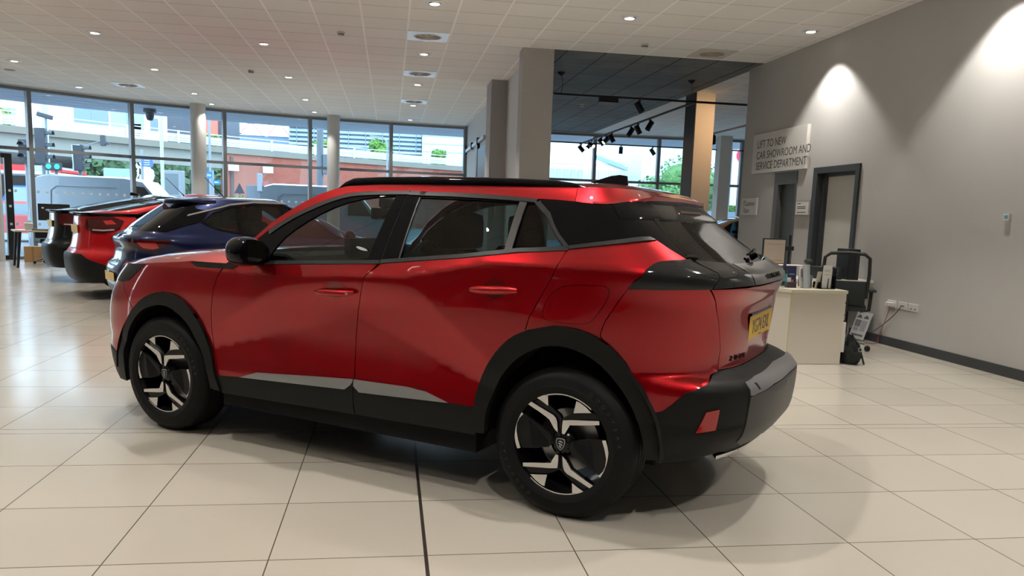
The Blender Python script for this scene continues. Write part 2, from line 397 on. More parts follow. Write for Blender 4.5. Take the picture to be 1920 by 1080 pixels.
def tri2d(poly,holes,step):
    poly=dedup(poly); holes=[dedup(h) for h in holes]
    loops=[dens(poly,step)]+[dens(h,step) for h in holes]
    pts=[];edges=[]
    for lp in loops:
        s=len(pts); pts+=lp; edges+=[(s+i,s+(i+1)%len(lp)) for i in range(len(lp))]
    nb=len(pts); cell={}
    for p in pts: cell.setdefault((int(p[0]//step),int(p[1]//step)),[]).append(p)
    x0=min(p[0] for p in poly);x1=max(p[0] for p in poly);y0=min(p[1] for p in poly);y1=max(p[1] for p in poly)
    r=0; y=y0+step*.5
    while y<y1:
        x=x0+step*(.5 if r%2 else 0.)
        while x<x1:
            ok=inside((x,y),poly) and not any(inside((x,y),h) for h in holes)
            if ok:
                cx,cy=int(x//step),int(y//step)
                for a in (-1,0,1):
                    for b in (-1,0,1):
                        for q in cell.get((cx+a,cy+b),()):
                            if (q[0]-x)**2+(q[1]-y)**2<(step*.45)**2: ok=False
            if ok: pts.append((x,y))
            x+=step
        y+=step*.87; r+=1
    V,E,F,ov,oe,of=delaunay_2d_cdt([Vector(p) for p in pts],edges,[],0,1e-6)
    V=[(v.x,v.y) for v in V]; tris=[]
    for f in F:
        for k in range(1,len(f)-1):
            t=(f[0],f[k],f[k+1]); c=(sum(V[i][0] for i in t)/3,sum(V[i][1] for i in t)/3)
            if inside(c,poly) and not any(inside(c,h) for h in holes): tris.append(t)
    return V,tris
def loc(p,side=1): return Vector((p[0],-p[1]*side,p[2]))
def panel(sh,name,poly,m,parent,holes=(),off=0.,fl=.012,step=.03,side=1,offn=None):
    """a skin panel of the car: polygon in (u,z), laid on the shell, with a turned-in edge"""
    V,T=tri2d(poly,holes,step)
    pos=[];nor=[]
    for (u,z) in V:
        o_=off if offn is None else offn(u,z)
        n=sh.N(u,z); p=sh.P(u,z)
        pos.append(loc((p[0]+o_*n[0],p[1]+o_*n[1],p[2]+o_*n[2]),side)); nor.append(loc(n,side).normalized())
    F=[]
    cnt={}
    for t in T:
        a,b,c=[pos[i] for i in t]; nn=(b-a).cross(c-a)
        if nn.dot(nor[t[0]])<0: t=(t[0],t[2],t[1])
        F.append(t)
        for i in range(3):
            e=(t[i],t[(i+1)%3]); cnt[e]=cnt.get(e,0)+1
    bd=[e for e in cnt if (e[1],e[0]) not in cnt]
    if fl:
        mp={};mq={}
        for a,b in bd:
            sd=(pos[b]-pos[a]).cross(nor[a])
            if sd.length>0: sd.normalize()
            for i in (a,b):
                if i not in mp:
                    mp[i]=len(pos); pos.append(pos[i].copy()); nor.append(sd)
                    mq[i]=len(pos); pos.append(pos[i]-nor[i]*fl); nor.append(sd)
            F.append((mp[b],mp[a],mq[a],mq[b]))
    me=bpy.data.meshes.new(name); me.from_pydata([tuple(p) for p in pos],[],F)
    for p in me.polygons:p.use_smooth=True
    me.normals_split_custom_set_from_vertices([tuple(n) if n.length>.5 else (0,0,1) for n in nor])
    return link(name,me,m,parent)
def both(sh,name,poly,m,parent,**k):
    return [panel(sh,name,poly,m,parent,side=s,**k) for s in (1,-1)]
def ribbon(poly,w):
    """closed band of width w to the inner side of an open line"""
    out=[];
    for i,p in enumerate(poly):
        a=poly[max(0,i-1)];b=poly[min(len(poly)-1,i+1)]; dx,dy=b[0]-a[0],b[1]-a[1];L=math.hypot(dx,dy) or 1
        out.append((p[0]-dy/L*w,p[1]+dx/L*w))
    return list(poly)+out[::-1]
RED=mat('red_paint',(.38,.0015,.007),.36,.82,coat=1.,coatr=.01,spec=.2)
BLKP=mat('black_paint',(.006,.008,.009),.25,.2,coat=.6,spec=.2)
REDP=mat('scarlet_paint',(.42,.004,.008),.45,.3,coat=.5,spec=.2)
BLUP=mat('navy_paint',(.003,.009,.055),.35,.4,coat=.6,spec=.2)
GOLDP=mat('bronze_paint',(.45,.27,.12),.3,.5,coat=1.)
GLOSS=mat('gloss_black',(.003,.0035,.005),.05,0,spec=.22)
PLAST=mat('textured_black_plastic',(.0055,.0065,.0062),.5,spec=.28,bump=(900,.15))
PLASG=mat('grey_plastic',(.075,.077,.08),.38)
SATIN=mat('satin_silver',(.36,.37,.37),.38,.6)
TRIMG=mat('dark_window_trim',(.035,.037,.039),.32,spec=.4)
CHROME=mat('chrome',(.8,.8,.8),.08,1.)
RUBB=mat('tyre_rubber',(.005,.005,.005),.6,spec=.25,bump=(60,.2))
ALLOY=mat('machined_alloy',(.72,.72,.73),.22,1.)
WBLK=mat('wheel_black',(.004,.004,.0045),.2,spec=.35)
WBLM=mat('wheel_satin_black',(.008,.008,.0085),.5,spec=.3)
DARK=mat('dark_interior',(.006,.006,.006),.9,spec=.1)
SEAT=mat('seat_fabric',(.004,.004,.0045),.95,spec=.1)
VOID=mat('underbody_black',(.004,.004,.004),.9)
GFRONT=glass('front_window_glass',(.50,.60,.58))
GREAR=glass('privacy_glass',(.20,.28,.28),refl=.6)
GBACK=glass('rear_window_glass',(.08,.09,.095),refl=.5)
SMOKE=mat('smoked_lamp',(.018,.019,.020),.07,spec=.45)
REDL=mat('red_lamp',(.30,.005,.006),.1,coat=1.)
REDD=mat('dark_red_lamp',(.045,.002,.003),.08,spec=.5)
PLATE=mat('yellow_plate',(.75,.47,.035),.4)
INK=mat('black_ink',(.01,.01,.012),.5)
def seg(bm,poly,y0,y1,sgn):
    prism(bm,poly,y0,y1,lambda a,b,d:(a,d*sgn,b))
def wheel_mesh(parent,S,o,side,R=.345,w=.215,rim=.235,style='suv',steer=0.):
    """a wheel at distance S; face plane at o; parts are tyre, rim, spokes, cap"""
    e=bpy.data.objects.new('wheel',None); COL.objects.link(e); e.parent=parent; e.empty_display_size=.1
    e.location=(S,-o*side,R); e.rotation_euler=(0,0,steer)
    sg=-side   # outward is sg*y
    def lt(name,prof,m,n=72,**k):
        bm=bmesh.new(); lathe(bm,[(r,h*sg) for r,h in prof],n,'y',**k); return obj(name,bm,m,e,True,angle=math.radians(40))
    h=w
    tread=[]
    g=[.25,.5,.75]
    prof=[(rim-.004,.006),(rim+.004,.012),(rim+.03,.018),(rim+.034,.015),(rim+.065,.015),(R-.030,.004),(R-.012,-.010),(R-.003,-.022)]
    for q in (.28,.5,.72):
        c=-.022-(h-.044)*(q-.0)
        prof+=[(R,c+.007),(R-.008,c+.004),(R-.008,c-.004),(R,c-.007)]
    prof+=[(R-.003,-h+.022),(R-.012,-h+.010),(R-.03,-h+.004),(rim+.02,-h),(rim-.01,-h+.02)]
    lt('tyre',prof,RUBB)
    lt('rim',[(rim,.010),(rim+.003,.004),(rim-.006,.003),(rim-.012,-.01),(rim-.03,-.05),(rim-.035,-h+.03),(rim-.01,-h+.015)],WBLK)
    if style=='simple':
        for k in range(5):
            bm=bmesh.new(); a=2*PI*k/5+.3; ca,sa=math.cos(a),math.sin(a)
            for d in (-1,1):
                P=[(.03,.03*d),(.05,.012*d),(rim-.006,.055*d),(rim-.012,.085*d)]
                seg(bm,[(x*ca-y*sa,x*sa+y*ca) for x,y in P],-.02*sg,.0,1)
            obj('spoke',bm,ALLOY,e)
        bm=bmesh.new(); cyl(bm,(0,-.03*sg,0),.05,.03*sg,20,'y'); obj('hub',bm,ALLOY,e)
    else:
        # brake disc, hub and dark face behind the blades
        lt('brake_disc',[(.03,-.10),(.145,-.10),(.145,-.115),(.03,-.115)],mat('disc_steel',(.35,.35,.36),.35,1.),48)
        def C(pts): return [((x-511)/244*.2335,(635-y)/270*.2335) for x,y in pts]
        def wide(pts,m_,name,d0,d1):
            for P in pts:
                bm=bmesh.new(); seg(bm,C(P),d0*sg,d1*sg,1); obj(name,bm,m_,e)
        def flip(P): return [(1022-x,1270-y) for x,y in P]
        def arc(a0,a1,r0,r1,n=16):
            out=[(511+244*r1*math.cos(math.radians(a0+(a1-a0)*k/n)),635-270*r1*math.sin(math.radians(a0+(a1-a0)*k/n))) for k in range(n+1)]
            out+=[(511+244*r0*math.cos(math.radians(a1+(a0-a1)*k/n)),635-270*r0*math.sin(math.radians(a1+(a0-a1)*k/n))) for k in range(n+1)]
            return out
        A=[(370,403),(384,394),(410,382),(436,374),(439,400),(442,442),(405,420)]
        B=[(583,396),(600,400),(630,418),(660,445),(615,452),(572,460),(578,425)]
        Cc=[(325,444),(333,433),(342,428),(405,458),(470,486),(484,500),(491,520),(497,574),(480,560),(470,545),(450,512),(400,482)]
        D=[(700,480),(702,500),(640,512),(556,526),(545,550),(531,578),(518,576),(517,540),(520,506),(560,498),(640,488)]
        L=[(303,497),(313,506),(294,530),(282,560),(279,600),(290,650),(304,692),(287,698),(277,670),(269,630),(267,590),(275,545),(287,515)]
        blades=[A,B,Cc,D,L]
        mir=[[(1022-x,y) for x,y in L]]
        bl=blades+[flip(L)]
        # lower half mirrors the upper about the horizontal axis
        A2=[(x,1270-y) for x,y in [(1022-p[0],p[1]) for p in B]]; B2=[(x,1270-y) for x,y in [(1022-p[0],p[1]) for p in A]]
        C2=[(x,1270-y) for x,y in [(1022-p[0],p[1]) for p in D]]; D2=[(x,1270-y) for x,y in [(1022-p[0],p[1]) for p in Cc]]
        wide(bl+[A2,B2,C2,D2],ALLOY,'spoke_face',-.006,.004); wide([arc(52,112,.965,.995),arc(232,292,.965,.995)],ALLOY,'rim_edge',-.006,.004)
        dk=[]
        for P in (Cc,D,C2,D2):
            cx=sum(p[0] for p in P)/len(P);cy=sum(p[1] for p in P)/len(P)
            ux,uy=cx-511,cy-635
        def bar(a,r0,r1,w0,w1):
            ca,sa=math.cos(math.radians(a)),math.sin(math.radians(a)); nx,ny=-sa,ca
            return [(511+244*(r0*ca+w0*nx),635-270*(r0*sa+w0*ny)),(511+244*(r1*ca+w1*nx),635-270*(r1*sa+w1*ny)),(511+244*(r1*ca-w1*nx),635-270*(r1*sa-w1*ny)),(511+244*(r0*ca-w0*nx),635-270*(r0*sa-w0*ny))]
        bars=[[(340,427),(350,408),(368,399),(445,442),(500,485),(508,500),(505,576),(496,572),(490,515),(472,487)],
              [(700,482),(692,462),(662,446),(572,462),(520,492),(512,500),(512,578),(520,578),(520,506),(560,498)]]
        low=[[(x,1270-y) for x,y in [(1022-p[0],p[1]) for p in P]] for P in bars]
        wide([[ (p) for p in P] for P in bars+low]+[Cc,D,C2,D2],WBLK,'spoke',-.030,-.008)
        pad=[(313,506),(390,552),(455,592),(470,620),(462,650),(440,664),(375,682),(306,692),(290,650),(279,600),(283,560),(294,530)]
        for sgn in (1,-1):     # ribbed paddles
            bm=bmesh.new(); seg(bm,C(pad if sgn>0 else flip(pad)),-.022*sg,-.004*sg,1)
            for k in range(11):
                x=338+k*9; y0=532+k*8.; y1=678-k*1.5
                q=[(x,y0),(x+3,y0+2),(x+26,y1),(x+22,y1)]
                if sgn<0:q=flip(q)
                seg(bm,C(q),-.004*sg,-.0015*sg,1)
            obj('paddle',bm,WBLM,e)
        bm=bmesh.new(); lathe(bm,[(.001,-.004*sg),(.028,-.004*sg),(.050,-.014*sg),(.062,-.03*sg),(.062,-.06*sg)],40,'y'); 
        for k in range(5):
            a=2*PI*k/5+.6; cyl(bm,(.043*math.cos(a),-.012*sg,.043*math.sin(a)),.010,.008*sg,6,'y')
        obj('hub',bm,WBLK,e,True)
        sh_=[(-.020,.024),(-.008,.027),(.008,.027),(.020,.024),(.021,.004),(.013,-.016),(0,-.028),(-.013,-.016),(-.021,.004)]
        bm=bmesh.new(); seg(bm,sh_,-.004*sg,.001*sg,1); cap=obj('cap_shield',bm,SATIN,e)
        bm=bmesh.new(); seg(bm,[(x*.86,y*.86) for x,y in sh_],.001*sg,.0016*sg,1); obj('cap_face',bm,WBLK,e)
        bm=bmesh.new()   # lion head outline marks
        for P in ([(-.010,.012),(-.002,.017),(.009,.014),(.013,.006),(.006,.008),(-.002,.010)],[(-.011,.006),(-.004,.006),(.006,.001),(.012,-.003),(.006,-.006),(-.006,.000)],[(-.008,-.004),(.000,-.007),(.007,-.012),(.001,-.017),(-.004,-.013)]):
            seg(bm,P,.0016*sg,.0022*sg,1)
        obj('cap_emblem',bm,SATIN,e)
        for a0,ang in ((60,1),(240,1)):
            for i,ch in enumerate('GOODYEAR'):
                a=math.radians(a0-i*7.5)
                rr=.284; c_=Vector((rr*math.cos(a),.0155*sg,rr*math.sin(a)))
                ydir=Vector((math.cos(a),0,math.sin(a))); xdir=Vector((math.sin(a),0,-math.cos(a)))
                if side<0: xdir=-xdir
                if side>0: text('tyre_lettering',ch,.024,mat('tyre_letter',(.03,.03,.03),.45),e,frame(c_,xdir,ydir),.0012)
    return e
def seat(parent,x,y,m=SEAT,h=1.0,wd=.25):
    """front seat: cushion, back and headrest"""
    bm=bmesh.new(); box(bm,x-.28,x+.22,y-wd,y+wd,.52,.66,.05); obj('seat_cushion',bm,m,parent,True)
    prof=[(-.02,.60),(.10,.62),(.30,1.02),(.34,1.14),(.27,1.17),(.20,1.05),(.02,.72)]
    bm=bmesh.new()
    rows=[]
    for k,f in ((-1,.86),(-.8,1.),(.8,1.),(1,.86)):
        rows.append([(x+.15+(a-.15)*f,y+k*wd,.88+(b-.88)*f) for a,b in prof+[prof[0]]])
    V=grid(bm,rows); bm.faces.new([v for v in V[0][:-1]]); bm.faces.new([v for v in V[-1][:-1]])
    bmesh.ops.remove_doubles(bm,verts=bm.verts[:],dist=1e-4)
    obj('seat_back',bm,m,parent,True)
    bm=bmesh.new(); box(bm,x+.28,x+.40,y-.14,y+.14,1.16,1.36,.05); 
    for d in (-.06,.06): tube(bm,[(x+.31,y+d,1.10),(x+.33,y+d,1.2)],.008,6)
    obj('headrest',bm,m,parent,True)
def text_on(sh,u,z,s,size,m,parent,off=.004,ext=.002,sx=1.,name='lettering',rot=0.):
    """lettering on the shell at (u,z), read from outside"""
    p=loc(sh.P(u,z,off)); n=loc(sh.N(u,z)); a=loc(sh.P(u-.01,z)); b=loc(sh.P(u+.01,z)); x=(b-a).normalized(); y=n.cross(x)
    if rot: x,y=(x*math.cos(rot)+y*math.sin(rot)),(y*math.cos(rot)-x*math.sin(rot))
    return text(name,s,size,m,parent,frame(p,x,y),ext,sx)
# ---------------------------------------------------------------- the red SUV
def build_suv():
    S=SUV
    t=thing('suv_car','large glossy red SUV in the foreground, black wheel arches, yellow plate YG74 at its tail','car',(-.80821,5.65141,0),-.640594)
    G=.0022
    P=PL
    FO=P['fender_arch_out'];FI=P['fender_arch_in'];RO=P['rarch_out'];RI=P['rarch_in']
    FO=[(-.345,.26)]+FO; FI=[(-.262,.26)]+FI[1:]
    um=S.umax();un=S.umin()
    def M(pts): return [(2*um-u,z) for u,z in pts][::-1]     # mirrored across the tail centre line
    fd=P['fdoor_front']; fr=P['fdoor_rear']; rr=P['rdoor_rear']
    up=lambda pts,d:[(u+d,z) for u,z in pts]
    # front wing
    wing=[(-.30,.868),(-.165,.716)]+FO[4:-1]+[fd[-1]]+fd[::-1][1:]+P['trim'][2::-1]+[(-.1303,.9931),(-.2378,.8804)]
    wing=[(u-(G if u>.3 and .39<z<1.005 else 0),z) for u,z in wing]
    both(S,'front_wing',wing,RED,t)
    # bumper, front
    fb=[(-.3022,.866),(-.1675,.712)]+FO[4:0:-1][1:]+[(-.40,.44),(un,.47),(un,.86),(-.9,.86)]
    both(S,'front_bumper',fb,RED,t)
    lowb=[(-.345,.26),(-.318,.42),(-.40,.435),(un,.46),(un,.20),(-.6,.20)]
    both(S,'front_bumper_lower',lowb,PLAST,t,off=.006)
    for o in both(S,'headlamp',[(-.135,.990),(-.242,.882),(-.30,.866),(-.85,.862),(-.80,.93),(-.45,.972)],SMOKE,t,off=.003): pass
    # bonnet: lofted between the wings
    ed=[(-1.15,.905),(-.95,.93),(-.7,.955),(-.45,.975),(-.25,.985),(-.13,.995),(0.,1.008),(.12,1.02),(.25,1.032),(.38,1.033),(.52,1.034)]
    rows=[]
    for u,z in ed:
        p=S.P(u,z); w=p[1]; r=[]
        hgt=.012+.066*min(1,max(0,(p[0]+.75)/.6))
        for k in range(25):
            f=-1+2*k/24; y=f*w
            sh_=(1-abs(f)**3.2)**.7
            r.append((p[0]-.10*(1-f*f)*(1 if u<-.3 else max(0,1-(u+.3)/.5)),-y,z+hgt*sh_))
        rows.append(r)
    bm=bmesh.new(); grid(bm,rows); obj('bonnet',bm,RED,t,True,angle=math.radians(60))
    # cowl and windscreen
    ap=[(.50,1.095),(.585,1.135)]+P['apill']
    rows=[]
    for i,(u,z) in enumerate(ap):
        p=S.P(u,z); f0=i/(len(ap)-1)
        rows.append([(p[0]-(.20*(1-f0)+.10)*(1-(q/12.-1)**2),-p[1]*.985*(1-q/12.),z+.03*f0*(1-(q/12.-1)**2)) for q in range(25)])
    bm=bmesh.new(); grid(bm,rows); obj('windscreen',bm,GFRONT,t,True)
    bm=bmesh.new(); grid(bm,[rows[0],[(x+.02,y,z-.07) for x,y,z in rows[0]],[(x-.25,y,z-.12) for x,y,z in rows[0]]]); obj('cowl_panel',bm,PLAST,t,True)
    # doors
    bot_f=[(.4594+G,.3951),(.6503,.4105),(.7815,.4504),(1.4369,.4944)]
    fdp=bot_f+[(u-G,z) for u,z in fr[::-1][2:-1]]+[(1.563,1.0880)]+[(.7637,1.040),(.60,1.022),(.577,1.0074),(.512+G,1.0065)]+[(u+G,z) for u,z in fd[1:-1]]
    D=both(S,'front_door',fdp,RED,t)
    rdp=[(1.4412+G,.4940),(1.7685,.4989),(1.8807,.4906),(2.0226,.4544),(2.1581,.4551)]+RO[2:8]+[(u-G,z) for u,z in rr[::-1]]+[(2.3517,1.1855),(2.0697,1.1461),(1.5951,1.0936),(1.580,1.088)]+[(u+G,z) for u,z in fr[1:-2]]
    E_=both(S,'rear_door',rdp,RED,t)
    for d,nm,cup in ((D,'handleF','handleFcup'),(E_,'handleR','handleRcup')):
        for i,s in ((0,1),(1,-1)):
            hp=P[nm]; cp=P[cup]; cx=sum(p[0] for p in cp)/len(cp); cz=sum(p[1] for p in cp)/len(cp)
            panel(S,'handle_recess_shade',[(cx+.062*math.cos(a*PI/10),cz+.046*math.sin(a*PI/10)) for a in range(20)],mat('recess_shade_red',(.20,.004,.006),.25,.4,coat=1),d[i],off=.0012,fl=0,side=s,step=.02)  # flat disc on the door skin; the cup's shade is in its darker red
            bm=bmesh.new()
            h0=min(p[0] for p in hp);h1=max(p[0] for p in hp); zc=sum(p[1] for p in hp)/len(hp)
            pts=[];rad=[]
            for k in range(13):
                f=k/12; u=h0+(h1-h0)*f; z=zc-.004+.012*f-.004
                pts.append(loc(S.P(u,z,.012+.022*math.sin(PI*f)**.5),s)); rad.append(.006+.013*math.sin(PI*min(1,max(0,f*.96+.02)))**.4)
            tube(bm,pts,rad,12); obj('door_handle',bm,RED,d[i],True)
            if nm=='handleF' and s==1:
                bm=bmesh.new(); p=loc(S.P(1.415,zc+.004,.040)); cyl(bm,(p.x,p.y-.002,p.z),.007,.006,14,'y'); obj('key_cap',bm,SATIN,d[i],True)
    # sill strips and cladding
    both(S,'door_strip',P['strip_f'][:3]+[(1.4368,.478),(1.4300,.4643),(1.3921,.4376)],SATIN,t,off=.010,fl=.02)
    both(S,'door_strip',[(1.4447,.494)]+P['strip_r'][1:4]+[(1.7223,.4427),(1.4879,.4349),(1.4460,.462)],SATIN,t,off=.010,fl=.02)
    c1=[(.4625,.3945),(.6503,.4095),(1.3921,.4366),(1.4300,.4640),(1.4369,.49),(1.4520,.315),(.506,.30)]
    c2=[(1.4570,.315),(1.4425,.49),(1.4460,.462),(1.4879,.4340),(1.7223,.4420),(2.0226,.4534),(2.170,.4541),(2.1763,.325)]
    both(S,'sill_cladding',c1,PLAST,t,off=.006,fl=.05); both(S,'sill_cladding',c2,PLAST,t,off=.006,fl=.05)
    both(S,'wheel_arch_trim',smooth_poly(FO)+smooth_poly(FI)[::-1],PLAST,t,off=.018,fl=.035,step=.022)
    both(S,'wheel_arch_trim',smooth_poly(RO)+smooth_poly(RI)[::-1],PLAST,t,off=.018,fl=.035,step=.022)
    # quarter panel with fuel flap
    fl_=smooth_poly(P['flap']+[P['flap'][0]])[:-1]
    hole=[((u-2.67)*1.02+2.67,(z-.98)*1.02+.98) for u,z in fl_]
    bs=P['bumpseam'] # top to bottom
    q=RO[7:13]+[(2.80,.843)]+[(u-G,z) for u,z in bs[::-1]]+[(2.935,1.0965),(3.0112,1.1465),(3.0701,1.1697),(3.1146,1.1787),(3.2582,1.187),(3.1873,1.2646),(3.1597,1.2648),(2.652,1.2144)]+[(u+G,z) for u,z in rr]
    Q=both(S,'rear_quarter',q,RED,t,holes=[hole])
    panel(S,'fuel_flap',fl_,RED,t,fl=.01); panel(S,'rear_quarter_inner',hole,VOID,t,off=-.010,fl=0)
    # bumper, upper red part, corner to tailgate
    ts=P['tgseam']
    rb=[(2.8055,.843)]+RO[12:17]+P['redbottom'][1:5]+[(3.3409,.690),(3.3990,.698)]+[(u-G,z) for u,z in ts[::-1][1:]]+[(3.2373,1.070),(3.1309,1.0660),(3.0357,1.0630),(2.909,1.0600)]+[(u+G,z) for u,z in bs[1:]]
    both(S,'rear_bumper_corner',rb,RED,t)
    # tailgate: one piece across the tail
    tl=[(u+G,z) for u,z in ts]
    tg=[(3.4035,.702),(um,.702)]; 
    half=[(3.2442,1.068)]+[(3.2960,1.0148),(3.3446,.9286),(3.3922,.7992),(3.4030,.702)]
    full=half+M(half)
    def tgo(u,z):
        # raised upper face, plate recess below the crease
        f=abs(u-um)
        edge=.42-(1.07-z)*.60 if z<1.07 else .42
        return -.018*max(0,min(1,(edge-f)/.02))*max(0,min(1,(.952-z)/.012))*max(0,min(1,(z-.73)/.05))
    panel(S,'tailgate',full,RED,t,offn=tgo,step=.022)
    # lamps
    lamp=smooth_poly([(2.907,1.0636),(2.935,1.0939),(3.0112,1.1442),(3.0701,1.1673),(3.1146,1.1763),(3.2612,1.1842)])+[(3.3029,1.1295),(3.245,1.083),(3.2373,1.0725),(3.1309,1.0690),(3.0357,1.065)]
    for s in (1,-1):
        l=panel(S,'tail_lamp',lamp,SMOKE,t,off=.010,fl=.03,side=s)
        l2=[(3.2480,1.0835),(3.3055,1.1290),(3.270,1.180),(3.45,1.166),(3.5400,1.160),(3.5410,1.0780),(3.40,1.0790),(3.2440,1.0745)]
        l=panel(S,'tail_lamp',l2,SMOKE,t,off=.012,fl=.03,side=s)
    bar=[(3.5430,1.0780),(3.5430,1.1600),(3.63,1.1560),(um,1.1540)]
    barp=[(3.5430,1.0780)]+[(um,1.0760)]+M([(3.5430,1.0780)])[:1]
    cb=panel(S,'tail_bar',[(3.5430,1.158),(3.63,1.155),(um,1.153)]+M([(3.5430,1.158),(3.63,1.155)])+[(2*um-3.543,1.078),(um,1.076),(3.5430,1.078)],mat('tail_bar_black',(.035,.037,.038),.22,coat=.4),t,off=.014,fl=.03)
    for i,ch in enumerate('PEUGEOT'):
        text_on(S,um-.155+i*.052,1.100,ch,.036,VOID,cb,off=.0165,ext=.002,sx=1.25,name='badge_letter')
    for i,ch in enumerate('2008'):
        text_on(S,3.495+i*.047,.745,ch,.034,VOID,t,off=.003,ext=.002,sx=1.5,name='model_badge')
    # number plate on the tailgate
    pc=Vector((3.262,0,.868)); 
    bm=bmesh.new(); box(bm,-.26,.26,-.0555,.0555,0,.004,.001); pm=frame((3.268,0,.866),(0,1,0),(.05,0,1))
    bm.transform(pm); pl_=obj('number_plate',bm,PLATE,t)
    pf=mat('plate_ink',(.10,.10,.11),.5)
    text('plate_lettering','YG74 EXL',.098,pf,pl_,pm@Matrix.Translation((0,-.002,.0045)),.0008,.96)
    obj('plate_mark',bx(-.03,.03,-.051,-.045,.0042,.0048,M=pm),pf,pl_)
    bm=bmesh.new(); box(bm,-.24,.24,.057,.068,-.010,.004,.002); bm.transform(pm); obj('plate_lamp_strip',bm,GLOSS,t)
    # rear window and black pillar
    gl=[(3.30,1.188),(3.3274,1.1838),(3.4471,1.1709),(3.6293,1.1618),(um,1.158)]
    full=[(3.2835,1.418)]+[(3.2815,1.192)]+gl[1:]+M([(3.2835,1.418),(3.2815,1.192)]+gl[1:-1])
    bw=panel(S,'rear_window',full,GBACK,t,off=0,fl=.004,step=.035)
    mk=[(3.2835,1.418),(3.2815,1.192)]+gl[1:]
    fr_=ribbon([(u,z) for u,z in mk],.03)
    panel(S,'window_band',fr_,GLOSS,bw,off=-.004,fl=0); panel(S,'window_band',fr_,GLOSS,bw,off=-.004,fl=0,side=-1)
    dp=[(2.652+.004,1.2190),(3.1597,1.2698),(3.1873,1.2686),(3.2612,1.1862),(3.2785,1.1900),(3.2805,1.418),(2.935,1.4085),(2.7119,1.4210),(2.3730,1.4270)]
    both(S,'pillar_panel',dp,GLOSS,t)
    both(S,'window_trim',[(2.654,1.2125),(3.10,1.2585),(3.1800,1.2640),(3.1597,1.2760),(3.10,1.2745),(2.655,1.2265)],TRIMG,t,off=.006,fl=.006)
    # side glazing
    top=P['dlo_top']; bot=P['dlo_bot']
    fg=smooth_poly([(.812,1.0585),(.845,1.135),(.9091,1.2135),(1.0552,1.3127),(1.2077,1.382),(1.3677,1.4195),(1.5406,1.4306)])+[(1.4885,1.1039)]
    rg=[(1.692,1.4252),(2.0,1.4205),(2.2827,1.4134),(2.2894,1.1904),(2.0654,1.1609),(1.6815,1.1197)]
    qg=[(2.3157,1.4091),(2.3525,1.4076),(2.6044,1.2291),(2.3167,1.1941)]
    outer=[(.70,1.13)]+top[:11]+[(2.652,1.2180)]+[(2.6538,1.2093),(2.3517,1.1895),(2.0697,1.1501),(1.5951,1.0976),(1.5744,1.0923),(.7637,1.044),(.62,1.028)]
    for s in (1,-1):
        f=panel(S,'window_frame',outer,GLOSS,t,holes=[fg,rg,qg],off=-.003,fl=.012,side=s)
        panel(S,'front_side_window',fg,GFRONT,t,off=-.008,fl=0,side=s); panel(S,'rear_side_window',rg,GREAR,t,off=-.008,fl=0,side=s); panel(S,'quarter_window',qg,GREAR,t,off=-.008,fl=0,side=s)
        # matt trim lines round the glazing
        line=[(.62,1.034),(.7637,1.050),(1.56,1.098)]
        panel(S,'window_trim',[(.62,1.024),(.7637,1.042),(1.5700,1.0905),(1.5740,1.1085),(.7637,1.0610),(.66,1.052)],TRIMG,f,off=.004,fl=.006,side=s)
        panel(S,'window_trim',[(1.5760,1.0905),(1.5951,1.0956),(2.0697,1.1481),(2.3517,1.1875),(2.650,1.2078),(2.648,1.226),(2.3517,1.2060),(2.0697,1.1661),(1.5951,1.1136),(1.5790,1.1115)],TRIMG,f,off=.004,fl=.006,side=s)
        tt=top[1:8]
        panel(S,'window_trim',smooth_poly([(u+.012,z-.022) for u,z in tt[:1]]+[(u+.010,z-.018) for u,z in tt[1:]])+smooth_poly(tt)[::-1],TRIMG,f,off=.003,fl=.004,side=s)
        panel(S,'window_trim',[(1.622,1.4367),(1.9442,1.4302),(2.153,1.4229),(2.3600,1.4128),(2.3632,1.4288),(2.153,1.4429),(1.9442,1.4502),(1.622,1.4567)],TRIMG,f,off=.003,fl=.004,side=s)
        panel(S,'window_trim',[(2.3525,1.4126),(2.3800,1.4180),(2.652,1.2260),(2.6244,1.2201)],TRIMG,f,off=.005,fl=.006,side=s)
        panel(S,'window_trim',[(2.2727,1.4145),(2.3120,1.4120),(2.3130,1.1936),(2.2750,1.1885)],mat('window_divider',(.045,.042,.042),.45),f,off=.002,fl=.006,side=s)
        panel(S,'window_trim',[(1.690,1.425),(1.699,1.425),(1.6885,1.1200),(1.6795,1.119)],MATS['window_divider'],f,off=.001,fl=.004,side=s)
        panel(S,'door_gap',[(1.6132,1.4567),(1.6177,1.4567),(1.5765,1.0930),(1.5715,1.0930)],VOID,f,off=-.0015,fl=0,side=s)
    # red cant rail and windscreen pillar
    rail=[(.56,1.085),(.6172,1.142)]+P['apill']+[(1.20,1.477),(1.4,1.487),(1.8,1.492),(2.4,1.492),(2.7050,1.490)]
    rail_low=[(2.7050,1.4225)]+[(2.3632,1.4308)]+[(u-.003,z+.002) for u,z in top[9::-1]]+[(.655,1.105),(.62,1.06)]
    both(S,'roof_side',rail+rail_low,RED,t)
    both(S,'black_trim_wedge',[(.2454,1.0277),(.2969,1.0037),(.5034,1.0052),(.577,1.0074),(.62,1.024),(.66,1.05),(.60,1.052),(.52,1.032),(.25,1.0290)],PLAST,t,off=.004)
